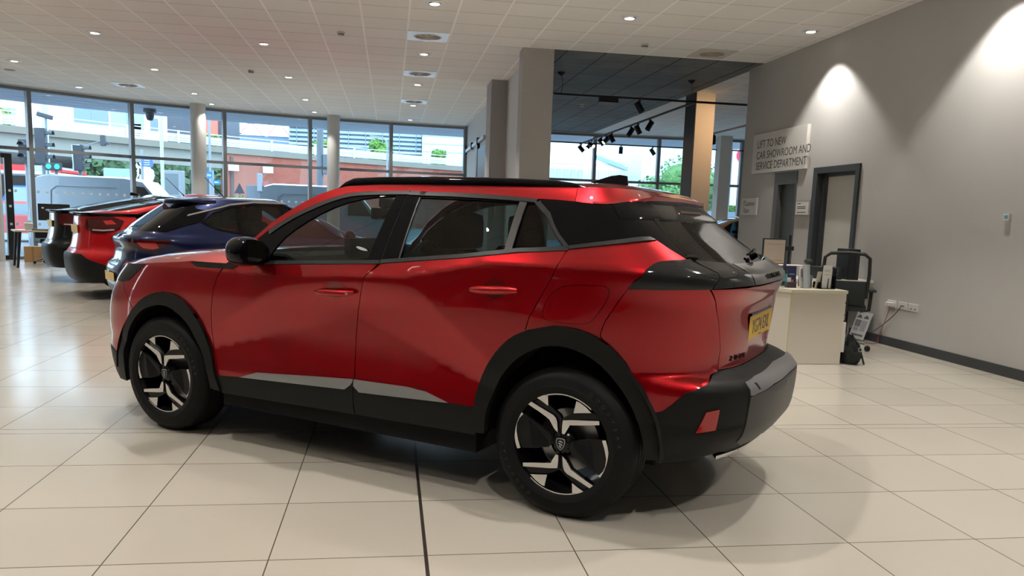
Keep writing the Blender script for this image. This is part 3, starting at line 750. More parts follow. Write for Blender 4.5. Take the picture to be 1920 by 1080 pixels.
    # roof
    def cap(u0,u1,z0,n=40,name='roof',m=RED,tipz=.045,tx=(1.45,2.45)):
        rows=[]
        cs=[S.P(u0+(u1-u0)*k/n,z0) for k in range(n+1)]
        for p in cs:
            c=(min(max(p[0],tx[0]),tx[1]),0.)
            rows.append([(p[0]+(c[0]-p[0])*f,-(p[1]+(c[1]-p[1])*f),z0+tipz*(1-(1-f)**2.2)) for f in [i/10 for i in range(11)]])
        full=rows+[[(x,-y,z) for x,y,z in r] for r in rows]
        bm=bmesh.new(); grid(bm,rows); grid(bm,[[(x,-y,z) for x,y,z in r] for r in rows])
        bmesh.ops.remove_doubles(bm,verts=bm.verts[:],dist=1e-4)
        return obj(name,bm,m,t,True)
    cap(1.20,um,1.487)
    rows=[]
    # spoiler: red blade over a black underside
    prof_n=72; red=[];blk=[]
    for k in range(prof_n+1):
        u=2.7080+(um*2-2*2.7080)*k/prof_n; f=min(u,2*um-u)
        g=max(0,min(1,(f-3.12)/.30)); g=g*g*(3-2*g)
        zt=1.490-.022*g; zb=lin(f,[(2.708,1.4225),(2.93,1.4136),(3.02,1.415),(3.18,1.429),(3.42,1.436),(3.94,1.442)])
        a=S.P(u,1.4885); b=S.P(u,zb); n=S.N(u,1.40); L=math.hypot(n[0],n[1]); n=(n[0]/L,n[1]/L)
        ex=.026*g
        tip=(b[0]+n[0]*ex,b[1]+n[1]*ex*.6,zb+.012*g); tip2=(b[0]+n[0]*(ex+.004),b[1]+n[1]*ex*.6,zb+.004*g)
        red.append([loc(p) for p in [a,(a[0]*.6+tip[0]*.4,a[1]*.6+tip[1]*.4,1.4885*.55+(tip[2]+.012*g)*.45),(a[0]*.2+tip[0]*.8,a[1]*.2+tip[1]*.8,tip[2]+.012*(1-g)+.012*g),(tip[0]+n[0]*.002*g,tip[1],tip[2]+.010*g),tip2]])
        c=S.P(u,1.352); c2=S.P(u,1.385)
        if f>=3.02:
            q=lambda z,e:(S.P(u,z)[0]+n[0]*e,S.P(u,z)[1]+n[1]*e*.6,z); blk.append([loc(p) for p in [tip2,q(zb-.010,.012*g+.004),q(1.400,.004+.010*g),q(1.375,.004+.014*g),q(1.358,.003+.010*g),q(1.350,.001)]])
    bm=bmesh.new(); grid(bm,red); sp_=obj('spoiler',bm,RED,t,True,angle=math.radians(50))
    bm=bmesh.new(); grid(bm,blk); obj('spoiler_underside',bm,GLOSS,sp_,True,angle=math.radians(50))
    for (ua,ub,za,zb) in ((3.70,4.18,1.378,1.388),):
        panel(S,'brake_lamp',[(ua,za),(ub,za),(ub+.02,zb),(ua+.02,zb)],mat('high_brake_lamp',(.08,.012,.012),.15,coat=1),sp_,off=.016,fl=.006)
    # roof rails
    for s in (1,-1):
        bm=bmesh.new(); rows=[]
        st=[(1.126,1.466,.004),(1.165,1.475,.026),(1.22,1.484,.037),(1.39,1.489,.039),(1.72,1.491,.041),(2.10,1.490,.040),(2.27,1.487,.038),(2.42,1.484,.035),(2.53,1.481,.024),(2.615,1.478,.004)]
        for (x,z,h) in st:
            o_=S.half(min(x,2.45),1.487)-.006-(.05 if x>2.7 else 0)*((x-2.7)/.15)
            w=.036
            rows.append([loc(p,s) for p in [(x,o_,z-.01),(x,o_+.004,z+h*.5),(x,o_-.004,z+h*.9),(x,o_-.014,z+h),(x,o_-.026,z+h*.9),(x,o_-w,z+h*.4),(x,o_-w,z-.01)]])
        grid(bm,rows); obj('roof_rail',bm,GLOSS,t,True,angle=math.radians(50))
    # antenna fin
    bm=bmesh.new(); rows=[]
    for x,h in ((2.26,.0),(2.32,.020),(2.38,.042),(2.44,.060),(2.49,.066),(2.53,.060),(2.54,.0)):
        w=.004+.022*min(1,h/.05+.25); rows.append([(x,-w,1.516),(x+.004,-w*.6,1.516+h*.6),(x+.006,-.005,1.516+h),(x+.006,.005,1.516+h),(x+.004,w*.6,1.516+h*.6),(x,w,1.516)])
    grid(bm,rows); obj('roof_antenna',bm,GLOSS,t,True,angle=math.radians(50))
    # rear bumper cladding across the tail
    bb=[(3.0605,.3335),(2.9757,.5366)]; 
    half=[(RO[17][0]+.004,.3135),(RO[17][0]-.004,.345),(RO[16][0]+.001,RO[16][1]-.002),(3.0409,.5445),(3.0728,.5766),(3.110,.6254),(3.18,.6503),(3.3409,.687),(3.3995,.695),(um,.699)]
    botm=[(um,.30),(3.50,.335),(3.3436,.352),(3.2499,.335),(3.1633,.3172)]
    full=half+M(half[:-1])+M(botm[1:])[::1][:0]+[(2*um-u,z) for u,z in botm[::-1]]+botm[1:]
    rbp=panel(S,'rear_bumper',full,PLAST,t,off=.008,fl=.05,step=.024)
    h2=[(3.4469,.6126),(3.4200,.606),(3.3990,.607),(3.3975,.628),(3.3995,.652),(3.52,.662),(3.8017,.668),(um,.670)]
    full=h2+M(h2[:-1])+[(2*um-3.60,.628),(um,.632),(3.60,.628)]
    panel(S,'bumper_trim',full,mat('bumper_grey',(.15,.15,.155),.35),rbp,off=.014,fl=.008)
    h3=[(3.3965,.545),(3.3995,.601),(3.4469,.6096),(3.60,.625),(um,.629)]
    full=h3+M(h3[:-1])+[(2*um-3.3975,.40),(2*um-3.46,.372),(um,.365),(3.46,.372),(3.3975,.40)]
    panel(S,'bumper_trim',full,mat('bumper_centre_grey',(.045,.046,.046),.42),rbp,off=.013,fl=.006)
    for s in (1,-1):
        panel(S,'reflector',P['reflector'],REDL,rbp,off=.014,fl=.01,side=s)
        bm=bmesh.new(); pts=[loc(S.P(u,z,.009),s) for u,z in [(3.15,.4545),(3.24,.4635),(3.32,.474),(3.39,.484),(3.33,.466),(3.24,.445)]]; 
        p=loc(S.P(3.258,.60,.008),s); n=loc(S.N(3.258,.60),s); lathe(bm,[(.0005,0),(.009,0),(.010,.003),(.0005,.003)],16,'z'); bm.transform(Matrix.Translation(p)@n.to_track_quat('Z','Y').to_matrix().to_4x4()); obj('parking_sensor',bm,VOID,rbp)
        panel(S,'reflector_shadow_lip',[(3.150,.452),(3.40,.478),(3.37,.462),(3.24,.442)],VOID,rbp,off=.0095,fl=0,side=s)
        # chrome tail pipe trim
        ex=[(3.335,.340),(3.47,.352),(3.56,.366),(3.60,.405),(3.635,.402),(3.62,.350),(3.50,.326),(3.36,.318)]
        panel(S,'exhaust_trim',ex,CHROME,rbp,off=.016,fl=.03,side=s,step=.02)
        panel(S,'exhaust_opening',[(3.49,.353),(3.565,.368),(3.598,.402),(3.53,.398)],VOID,rbp,off=.012,fl=0,side=s,step=.02)
    # wiper
    bm=bmesh.new(); u0=4.43; 
    p0=loc(S.P(um+.03,1.168,.02)); p1=loc(S.P(um+.30,1.19,.030)); 
    tube(bm,[p0,p0+Vector((.02,0,.01)),p1],[.018,.016,.009],8); tube(bm,[p1+Vector((0,-.02,.005)),loc(S.P(um+.12,1.185,.012))],.006,6)
    obj('rear_wiper',bm,GLOSS,t,True)
    q0=loc(S.P(3.2850,1.1905,.006)); bm=bmesh.new(); lathe(bm,[(.001,-.01),(.014,-.006),(.017,.004),(.010,.012),(.001,.014)],12); bm.transform(Matrix.Translation(q0)@Matrix.Scale(1.6,4,(1,0,0))); obj('tailgate_stop',bm,VOID,t,True)
    # mirrors
    for s in (1,-1):
        bm=bmesh.new(); cen=Vector((.790,0,1.112)); rows=[]
        # housing: rounded block swept outwards
        for y,sx,sz,dx,dz in ((.850,.030,.026,.03,-.03),(.868,.060,.052,.015,-.012),(.90,.080,.070,.0,-.002),(.96,.090,.078,.0,.002),(1.01,.088,.076,.004,.004),(1.045,.074,.062,.010,.004),(1.068,.052,.044,.018,.002),(1.080,.026,.022,.026,.0),(1.083,.003,.003,.03,.0)):
            r=[]
            for k in range(20):
                a=2*PI*k/20; c,d=math.cos(a),math.sin(a); c=abs(c)**.75*(1 if c>0 else -1); d=abs(d)**.75*(1 if d>0 else -1)
                x=c*sx; 
                if x>0: x=min(x,.058)   # flat glass side faces rearwards
                r.append((cen.x+dx+x,-s*(y),cen.z+dz+d*sz))
            rows.append(r+[r[0]])
        V=grid(bm,rows); bmesh.ops.remove_doubles(bm,verts=bm.verts[:],dist=1e-5)
        h=obj('door_mirror',bm,GLOSS,t,True,angle=math.radians(45))
        bm=bmesh.new(); prism(bm,[(.957+.068*abs(math.cos(k*PI/12))**.8*(1 if math.cos(k*PI/12)>0 else -1),1.116+.054*abs(math.sin(k*PI/12))**.8*(1 if math.sin(k*PI/12)>0 else -1)) for k in range(24)],.846,.852,lambda a,b,d:(d,-s*a,b)); obj('mirror_glass',bm,mat('mirror',(.30,.33,.34),.03,1.),h)
        bm=bmesh.new(); tube(bm,[(.76,-s*.80,1.045),(.78,-s*.86,1.06),(.79,-s*.93,1.075)],[.035,.028,.03],12); obj('mirror_arm',bm,PLAST,h,True)
    # wheels
    for x in (0.,2.605):
        for s in (1,-1): wheel_mesh(t,x,.862,s)
    # underside, wheel wells
    bm=bmesh.new(); box(bm,-.60,2.95,-.58,.58,.235,.33); box(bm,.46,2.15,-.83,.83,.22,.33); obj('underbody',bm,VOID,t)
    for x in (0.,2.605):
        for s in (1,-1):
            bm=bmesh.new(); lathe(bm,[(.455,-s*.85),(.44,-s*.60),(.001,-s*.585)],40,'y',(x+.0,0,.345),a0=-.03,a1=PI+.03); obj('wheel_well',bm,VOID,t)
    # cabin
    bm=bmesh.new(); box(bm,.62,3.1,-.66,.66,.36,.45,.02); box(bm,2.45,3.05,-.62,.62,.45,.98,.03); obj('cabin_floor',bm,DARK,t)
    for s in (1,-1):
        panel(S,'door_card',[(.62,.42),(.62,1.02),(.80,1.045),(1.58,1.085),(2.3,1.175),(2.62,1.19),(2.62,.9),(2.1,.42)],DARK,t,off=-.06,fl=0,side=s,step=.12)
    bm=bmesh.new(); rows=[[(x,y*w,z) for y in (-1,-.5,0,.5,1)] for x,w,z in ((.30,.66,1.05),(.55,.68,1.09),(.80,.68,1.08),(.90,.68,.98),(.86,.68,.60))]; grid(bm,rows); box(bm,.78,.83,-.16,.16,1.06,1.18,.01); obj('dashboard',bm,DARK,t,True)
    bm=bmesh.new(); a=[(.18*math.cos(k*PI/16),.175*math.sin(k*PI/16)) for k in range(32)]
    tube(bm,[(1.02+.4*q*.35,.36+p,1.00+q*.92) for p,q in a],.014,8,closed=True); tube(bm,[(.85,.36,.95),(1.01,.36,1.0)],.03,8); tube(bm,[(1.015,.20,1.0),(1.015,.52,1.0)],.018,8); obj('steering_wheel',bm,DARK,t,True)
    for y in (-.36,.36): seat(t,1.42,y)
    seat(t,2.22,-.42,wd=.24); seat(t,2.22,.42,wd=.24); seat(t,2.22,0,wd=.2)
    bm=bmesh.new(); box(bm,.955,.98,-.13,.12,1.30,1.37,.012); tube(bm,[(.96,0,1.36),(1.02,0,1.43)],.012,8); box(bm,.96,1.03,-.06,.06,1.37,1.43,.015); obj('interior_mirror',bm,GLOSS,t,True)
    bm=bmesh.new(); rows=[[(x,y,z+.02*(1-(y/.6)**2)) for y in (-.57,-.3,0,.3,.57)] for x,z in ((1.20,1.43),(1.6,1.455),(2.3,1.455),(2.55,1.44))]; grid(bm,rows); obj('headliner',bm,mat('headliner',(.05,.05,.05),.9),t,True)
    return t
build_suv()
# ---------------------------------------------------------------- the showroom shell
FC=[(-14.9,9.0),(-14.2,11.6),(-12.9,14.5),(-11.4,16.7),(-10.0,18.35),(-8.5,19.75),(-6.3,21.4),(-4.2,22.3),(-1.9,22.98),(0,23.3),(2.2,23.5),(5,23.65),(8.7,23.45),(11,23.15),(15,22.2)]
fy=lambda x: pl(x,FC)
def facade_pts(x0,x1,n,d=0.):
    out=[]
    for i in range(n+1):
        x=x0+(x1-x0)*i/n; t=Vector((.1,fy(x+.05)-fy(x-.05),0)).normalized(); nrm=Vector((-t.y,t.x,0))
        out.append(Vector((x,fy(x),0))+nrm*d)
    return out
XW=5.80
# floor tiles
b=NB('floor_tiles',rough=.16,spec=.45)
near=b.line(b.y,4.276,.6175,.0028); far=b.line(b.y,4.9345,.6175,.0028)
isfar=b.math('GREATER_THAN',b.y,5.2); e1=b.math('LESS_THAN',b.math('ABSOLUTE',b.math('SUBTRACT',b.y,4.988)),.0035)
isn=b.math('LESS_THAN',b.y,4.92)
ly=b.math('MAXIMUM',b.math('MAXIMUM',b.math('MULTIPLY',near,isn),b.math('MULTIPLY',far,isfar)),e1)
lx=b.line(b.x,-1.6613,.606,.0026)
blk=b.math('LESS_THAN',b.math('ABSOLUTE',b.math('SUBTRACT',b.x,.1567)),.0075)
nearcam=b.math('LESS_THAN',b.y,5.0)
blk=b.math('MULTIPLY',blk,nearcam)
ix=b.math('FLOOR',b.math('DIVIDE',b.math('SUBTRACT',b.x,-1.6613),.606)); iy=b.math('FLOOR',b.math('DIVIDE',b.math('SUBTRACT',b.y,4.276),.6175))
w=b.white(ix,iy); cl=b.noise(1.3,5)
base=b.mix(b.math('ADD',b.math('MULTIPLY',w,.45),b.math('MULTIPLY',cl,.5)),(.42,.39,.335),(.50,.465,.405))
ns=b.noise(18,6); base=b.mix(b.math('MULTIPLY',b.math('GREATER_THAN',ns,.73),.25),base,(.36,.31,.25))
ln=b.math('MAXIMUM',ly,lx)
c=b.mix(ln,base,(.10,.085,.065)); c=b.mix(blk,c,(.045,.035,.03)); b.color(c)
rg=b.math('ADD',b.math('MULTIPLY',b.noise(3,4),.10),.13); b.l.new(rg,b.b.inputs['Roughness'])
b.bump(b.math('SUBTRACT',1.0,ln),.35,.0015)
fp=[(v.x,v.y) for v in facade_pts(-14.85,15,60)]
bm=bmesh.new(); bm.faces.new([bm.verts.new((x,y,0)) for x,y in [(-14.9,-7.2),(16.2,-7.2),(16.2,22.0)]+fp[::-1]]); struct('floor',bm,b.m)
# ceilings
def ceil_mat(name,colA,colB,lineA,lineB,rough=.9,mottle=None):
    b=NB(name,rough=rough)
    ax=b.line(b.x,.206,.606,.013); ay=b.line(b.y,10.514,.628,.008)
    ix=b.math('FLOOR',b.math('DIVIDE',b.math('SUBTRACT',b.x,.206),.606)); iy=b.math('FLOOR',b.math('DIVIDE',b.math('SUBTRACT',b.y,10.514),.628))
    c=b.mix(b.white(ix,iy),colA,colB)
    if mottle: c=b.mix(b.math('MULTIPLY',b.noise(2.2,4),.8),c,mottle)
    c=b.mix(ay,c,lineB); c=b.mix(ax,c,lineA); b.color(c); b.bump(b.math('SUBTRACT',1.0,b.math('MAXIMUM',ax,ay)),.4,.004)
    return b.m
CM=ceil_mat('ceiling_tiles',(.80,.785,.745),(.84,.825,.79),(.97,.97,.96),(.46,.44,.40))  # white T-bars; grazing light put into the colour, so cross bars are darker
DM=ceil_mat('dark_ceiling_tiles',(.060,.064,.062),(.085,.088,.084),(.006,.006,.006),(.008,.008,.008),.75,(.22,.23,.205))
def slab(name,pts,z0,z1,m):
    bm=bmesh.new(); prism(bm,pts,z0,z1,lambda a,b,d:(a,b,d)); return struct(name,bm,m)
slab('ceiling',[(-15,-7.2),(5.9,-7.2),(5.9,12.36),(2.25,12.36),(2.25,23.6)]+[(v.x,v.y) for v in facade_pts(-14.85,2.2,40)][::-1],HC,HC+.1,CM)
slab('ceiling_dark',[(2.25,12.36),(5.86,12.36),(5.86,23.7),(2.25,23.7)],HC,HC+.1,DM)
slab('ceiling_side',[(5.86,12.36),(16.2,12.36)]+[(v.x,v.y+.05) for v in facade_pts(5.86,15,16)][::-1],HC,HC+.1,CM)
# walls
WALLG=mat('wall_grey',(.47,.465,.455),.75,noise=(1.2,.05,3))
WALLL=mat('wall_light',(.60,.61,.60),.8)
WALLC=mat('wall_warm_white',(.62,.58,.52),.8)
BASEG=mat('baseboard_grey',(.045,.05,.055),.5)
def wall(name,x0,x1,y0,y1,z0=0.,z1=HC,m=WALLG): return struct(name,bx(x0,x1,y0,y1,z0,z1),m)
# right wall with the lift and the doorway cut in: built of pieces in one mesh
bm=bmesh.new()
for (ya,yb,za,zb) in ((-7.2,9.44,0,HC),(9.44,10.50,2.15,HC),(10.50,11.01,0,HC),(11.01,11.70,2.14,HC),(11.70,12.90,0,HC)):
    box(bm,XW,XW+.35,ya,yb,za,zb)
struct('wall_right',bm,WALLG)
wall('wall_right_return',XW+.35,16.2,12.75,12.9)
wall('wall_back',-15,6.2,-7.4,-7.2,m=mat('wall_charcoal',(.10,.10,.105),.8)); wall('wall_left',-15.1,-14.9,-7.2,9.0); wall('wall_far_right',16.1,16.3,12.9,22.4)
wall('wall_partition',2.15,2.35,12.4,23.5,m=WALLL)
bm=bmesh.new(); box(bm,1.945,2.42,12.36,12.72,0,HC); struct('wall_pillar_near',bm,mat('pillar_face',(.40,.395,.385),.75))
bm=bmesh.new(); box(bm,1.84,2.15,15.37,16.1,0,HC); struct('wall_pillar_mid',bm,mat('pillar_far_face',(.36,.355,.35),.75))
bm=bmesh.new(); box(bm,XW-.016,XW,-7.2,9.34,0,.10); box(bm,XW-.016,XW,11.8,12.9,0,.10); struct('baseboard_right',bm,BASEG)
bm=bmesh.new(); box(bm,-15,5.8,-7.2,-7.184,0,.1); struct('baseboard_back',bm,BASEG)
# two-tone column in the side showroom
bm=bmesh.new(); box(bm,5.875,6.26,15.40,15.95,0,HC); cc=obj('square_column',bm,WALLC); tag(cc,'square column in the far showroom, warm cream front and dark left side','column')
bm=bmesh.new(); box(bm,5.862,5.875,15.39,15.96,0,HC); obj('dark_side_panel',bm,mat('column_dark',(.045,.055,.065),.6),cc)
bm=bmesh.new(); box(bm,9.44,9.80,22.60,22.95,0,HC); cc=obj('square_column',bm,WALLC); tag(cc,'thinner pale square column standing further back near the far windows','column')
for (x,y,r,lb) in ((-4.80,21.60,.187,'round pale column left of centre, in front of the curved window wall'),(-1.535,22.52,.168,'round pale column above the bonnet of the red SUV, by the window wall'),(-8.55,19.12,.19,'round pale column cut by the left edge of the photo')):
    bm=bmesh.new(); lathe(bm,[(r,0),(r,HC)],40,'z',(x,y,0)); c=obj('round_column',bm,mat('column_paint',(.52,.51,.49),.5),None,True); tag(c,lb,'column')
# ---------------------------------------------------------------- glazed front
FRM=mat('window_frame_grey',(.20,.21,.22),.4,.3)
PANE=glass('facade_glass',(.86,.95,1.0))
mull=[-14.82,-14.3,-13.4,-12.3,-11.15,-9.95,-9.05,-8.12,-6.32,-4.30,-2.19,-.01,2.10]
mull2=[2.42,4.1,5.96,7.89,10.39,12.7,14.9]
wn=0
def bay(xa,xb,first):
    global wn
    wn+=1
    w=bpy.data.objects.new('window_%d'%wn,None); COL.objects.link(w); w['kind']='structure'
    A=Vector((xa,fy(xa),0));B=Vector((xb,fy(xb),0)); w.location=(A+B)/2; L=(B-A).length
    ang=math.atan2(B.y-A.y,B.x-A.x); w.rotation_euler=(0,0,ang); h=L/2
    bm=bmesh.new(); box(bm,-h,h,-.05,.05,3.775,3.84); box(bm,-h,h,-.05,.05,0,.07); obj('head_rail',bm,FRM,w)
    bm=bmesh.new(); box(bm,-h+.05,h-.05,-.05,.05,2.455,2.525); obj('transom',bm,FRM,w)
    bm=bmesh.new(); box(bm,-h,h,-.09,.09,3.84,HC); obj('bulkhead',bm,mat('bulkhead_white',(.6,.6,.58),.7),w)
    bm=bmesh.new(); box(bm,h-.045,h+.045,-.08,.08,0,3.84); obj('mullion',bm,FRM,w)
    if first:
        bm=bmesh.new(); box(bm,-h-.045,-h+.045,-.08,.08,0,3.84); obj('mullion',bm,FRM,w)
    bm=bmesh.new(); box(bm,-h+.045,h-.045,-.006,.006,.07,3.775); obj('pane',bm,PANE,w)
    if -9.2<xa<-4:
        bm=bmesh.new(); n=int((L-.1)/.19)
        for k in range(n):
            x=-h+.12+k*.19; cyl(bm,(x,-.012,1.545),.033,.004,14,'y')
            if xa<-8.1: cyl(bm,(x,-.012,.80),.033,.004,14,'y')
        obj('safety_dots',bm,mat('frosted_dot',(.62,.70,.76),.6),w)
    return w
bm=bmesh.new()
for i in range(5):
    A_=Vector((mull[i],fy(mull[i]),0));B_=Vector((mull[i+1],fy(mull[i+1]),0)); t_=(B_-A_).normalized(); n_=Vector((-t_.y,t_.x,0))*.12
    prism(bm,[(A_.x-n_.x,A_.y-n_.y),(B_.x-n_.x,B_.y-n_.y),(B_.x+n_.x,B_.y+n_.y),(A_.x+n_.x,A_.y+n_.y)],0,HC,lambda a,b,d:(a,b,d))
struct('wall_front_left',bm,WALLG)
for i in range(5,len(mull)-1): bay(mull[i],mull[i+1],i==5)
for i in range(len(mull2)-1): bay(mull2[i],mull2[i+1],i==0)
# door leaf stile at the left
d=bpy.data.objects.new('door_3',None); COL.objects.link(d); d['kind']='structure'; d.location=(-8.45,19.69,0); d.rotation_euler=(0,0,.72)
BFR=mat('door_black',(.012,.013,.015),.35)
bm=bmesh.new(); box(bm,-.075,.075,-.04,.04,0,2.36,.004); obj('door_stile',bm,BFR,d)
bm=bmesh.new(); box(bm,-.9,-.075,-.03,.03,0,.10); box(bm,-.9,-.075,-.03,.03,2.26,2.36); obj('door_rail',bm,BFR,d)
bm=bmesh.new(); 
for z in (.80,1.545,1.2): cyl(bm,(0.0,-.046,z),.03,.004,14,'y')
obj('safety_dots',bm,MATS['frosted_dot'],d)
# canopy over the pavement outside: slatted soffit and its front edge
n=44; A=facade_pts(-14.6,14.5,n,.10)
bm=bmesh.new()
for k in range(5):
    P0=facade_pts(-14.6,14.5,n,.12+k*.60);P1=facade_pts(-14.6,14.5,n,.12+k*.60+.56)
    grid(bm,[[(p.x,p.y,3.845) for p in P0],[(p.x,p.y,3.845) for p in P1],[(p.x,p.y,3.87) for p in P1],[(p.x,p.y,3.87) for p in P0]])
struct('trim_1',bm,mat('soffit_metal',(.50,.58,.68),.5))
bm=bmesh.new(); P0=facade_pts(-14.6,14.5,n,.1);P1=facade_pts(-14.6,14.5,n,3.12); grid(bm,[[(p.x,p.y,3.90) for p in P0],[(p.x,p.y,3.90) for p in P1],[(p.x,p.y,4.5) for p in P1],[(p.x,p.y,4.5) for p in P0]]); struct('trim_2',bm,mat('roof_edge',(.07,.08,.09),.6))
bm=bmesh.new(); box(bm,-15.2,16.4,-7.5,19.,HC+.35,HC+.6); struct('roof',bm,MATS['roof_edge'])
cd=obj('dome_camera',lathe(bmesh.new(),[(.001,-.30),(.07,-.28),(.10,-.20),(.11,-.12),(.11,-.1),(.16,-.08),(.16,0)],24),mat('camera_dark',(.05,.055,.07),.3),None,True,loc=(-6.35,23.1,3.84)); tag(cd,'dark dome security camera hanging from the canopy outside the window','security camera')
# ---------------------------------------------------------------- doorways in the right wall
DG=mat('door_frame_grey',(.050,.058,.065),.4)
d=bpy.data.objects.new('door_1',None); COL.objects.link(d); d['kind']='structure'
STEEL=mat('brushed_steel',(.14,.14,.135),.35,.4,bump=(40,.05))
bm=bmesh.new(); box(bm,XW-.012,XW+.25,11.58,11.70,0,2.14); box(bm,XW-.012,XW+.25,11.01,11.05,0,1.97); box(bm,XW-.012,XW+.25,11.01,11.58,1.96,2.14); obj('lift_frame',bm,STEEL,d)
bm=bmesh.new(); box(bm,XW+.05,XW+.08,11.05,11.47,0.01,1.96); box(bm,XW+.07,XW+.10,11.475,11.58,.01,1.96); obj('lift_leaf',bm,mat('lift_door_steel',(.085,.10,.098),.35,.3),d)
d=bpy.data.objects.new('door_2',None); COL.objects.link(d); d['kind']='structure'
bm=bmesh.new(); box(bm,XW-.03,XW+.20,10.42,10.53,0,2.155,.003); box(bm,XW-.03,XW+.20,9.42,9.50,0,2.155,.003); box(bm,XW-.03,XW+.20,9.50,10.42,2.07,2.155,.003); box(bm,XW+.06,XW+.11,10.36,10.42,0,2.07); box(bm,XW+.06,XW+.11,9.50,10.42,2.03,2.07); obj('door_frame',bm,DG,d)
bm=bmesh.new(); box(bm,XW+.11,XW+.15,9.50,10.40,0.01,2.05); obj('door_leaf',bm,mat('door_white',(.55,.54,.51),.6),d)
# sliding door track on the partition wall
r=thing('sliding_door','black sliding barn door with a pale top rail on the far partition wall','door',(2.135,20.2,0))
bm=bmesh.new(); box(bm,-.05,-.01,-1.5,3.1,3.10,3.18); obj('rail',bm,mat('rail_grey',(.45,.48,.5),.4,.5),r)
for y in (-.15,1.3,3.08): obj('bracket',bx(-.07,.0,y-.05,y+.05,3.07,3.24),BFR,r)
bm=bmesh.new(); box(bm,-.05,.0,-.20,.08,0.02,3.10); box(bm,-.04,.0,-2.1,-.2,0.02,2.95); obj('door_panel',bm,BFR,r)
# ---------------------------------------------------------------- ceiling fittings
LENS=mat('lamp_lens',(1,1,1),.3,emit=(1,.95,.88),es=7.0)
RINGM=mat('lamp_ring_white',(.75,.76,.76),.35); BOWL=mat('lamp_bowl',(.85,.87,.9),.12,1.)
def downlight(x,y,label,lit=True,k=1.,power=1.):
    t=thing('downlight',label,'ceiling light',(x,y,HC),group='recessed ceiling downlights')
    bm=bmesh.new(); lathe(bm,[(.085*k,-.004),(.115*k,-.009),(.122*k,0),(.085*k,.0)],28,'z'); obj('trim_ring',bm,RINGM,t,True)
    bm=bmesh.new(); lathe(bm,[(.085*k,-.003),(.070*k,-.015),(.05*k,-.002)],28,'z'); obj('reflector',bm,BOWL,t,True)
    bm=bmesh.new(); cyl(bm,(0,0,-.014),.058*k,.010,24); obj('lens',bm,LENS,t)
    if lit:
        L=bpy.data.lights.new('lamp','SPOT'); L.energy=SPOT_W*power; L.color=SPOT_COL; L.spot_size=math.radians(100); L.spot_blend=.35; L.shadow_soft_size=.045
        lo=bpy.data.objects.new('lamp',L); COL.objects.link(lo); lo.parent=t; lo.location=(0,0,-.03)
    return t
cols=[(-9.30,'outermost left line'),(-6.86,'first line from the left'),(-4.42,'second line from the left'),(-1.97,'third line from the left'),(.50,'line between the air vents'),(2.94,'line right of the air vents'),(5.386,'line beside the grey wall')]
rowsy=[(19.6,'farthest full-size one'),(16.47,'third nearest in view'),(13.35,'second nearest in view'),(10.2,'nearest in view'),(7.06,'one just above the photo'),(3.93,'one over the camera'),(.8,'one behind the camera')]
for y,ry in rowsy:
    for x,cx in cols:
        if y>12.4 and x>2: continue
        if x<-9 and y>17.5: continue
        downlight(x,y,'recessed round downlight, %s of the %s'%(ry,cx),power=1.12 if y<8 else 1.)
for x,y,q_ in ((-4.42,21.4,'right of the left round column'),(-1.98,21.95,'left of the round column near the middle'),(.5,22.6,'beyond the farthest air vent')): downlight(x,y,'small recessed downlight close to the window wall, '+q_,k=.9,power=.5)
VW=mat('vent_white',(.90,.93,.95),.25); VB=mat('vent_bowl',(.36,.30,.23),.5,bump=(30,.6))
def vent(x,y,label,cream=False):
    t=thing('air_vent',label,'air vent',(x,y,HC),group='square ceiling air vents')
    bm=bmesh.new(); box(bm,-.295,.295,-.305,.305,-.008,0,.002); obj('plate',bm,VW if not cream else mat('vent_cream',(.60,.57,.50),.6),t)
    bm=bmesh.new(); lathe(bm,[(.205,-.009),(.195,-.014),(.185,-.010)],36,'z'); obj('rim',bm,RINGM if not cream else MATS['vent_cream'],t,True)
    bm=bmesh.new(); lathe(bm,[(.19,-.011),(.10,-.014),(.001,-.020)],36,'z')
    obj('diffuser',bm,VB,t,True)
    bm=bmesh.new()
    for k in range(9):
        a=2*PI*k/9; box(bm,.03,.175,-.003,.003,-.019,-.012,M=Matrix.Rotation(a,4,'Z'))
    obj('vane',bm,VB,t)
for x,y,l,c in ((-5.60,18.83,'white square ceiling vent near the left end of the window wall',0),(.50,12.06,'nearest white square vent in the row of vents and downlights',0),(.50,15.21,'middle white square vent in the row of vents and downlights',0),(.50,18.95,'farthest white square vent in the row of vents and downlights',0),(4.74,11.92,'cream square vent at the edge of the dark ceiling',1)): vent(x,y,l,c)
def detector(x,y,l,m=None,z=HC):
    t=thing('smoke_detector',l,'smoke detector',(x,y,z))
    bm=bmesh.new(); lathe(bm,[(.055,0),(.055,-.02),(.045,-.024),(.045,-.05),(.001,-.055)],20,'z'); obj('housing',bm,mat('detector_white',(.55,.54,.5),.5),t,True)
    bm=bmesh.new(); lathe(bm,[(.0455,-.030),(.0465,-.040)],20,'z'); obj('slot',bm,VOID,t)
detector(-.73,12.16,'small white detector in front of the row of vents'); detector(-2.59,15.98,'small dark-bottomed detector in the middle of the left ceiling'); detector(3.59,11.6,'small white detector just before the dark ceiling'); detector(4.17,17.86,'small white detector on the dark ceiling'); 
bm=bmesh.new(); lathe(bm,[(.10,0),(.10,-.006),(.001,-.01)],24,'z'); o=obj('speaker_grille',bm,mat('grille_grey',(.3,.29,.27),.6),None,True,loc=(-7.44,17.64,HC)); tag(o,'flat grey round ceiling speaker above the left windows','ceiling speaker')
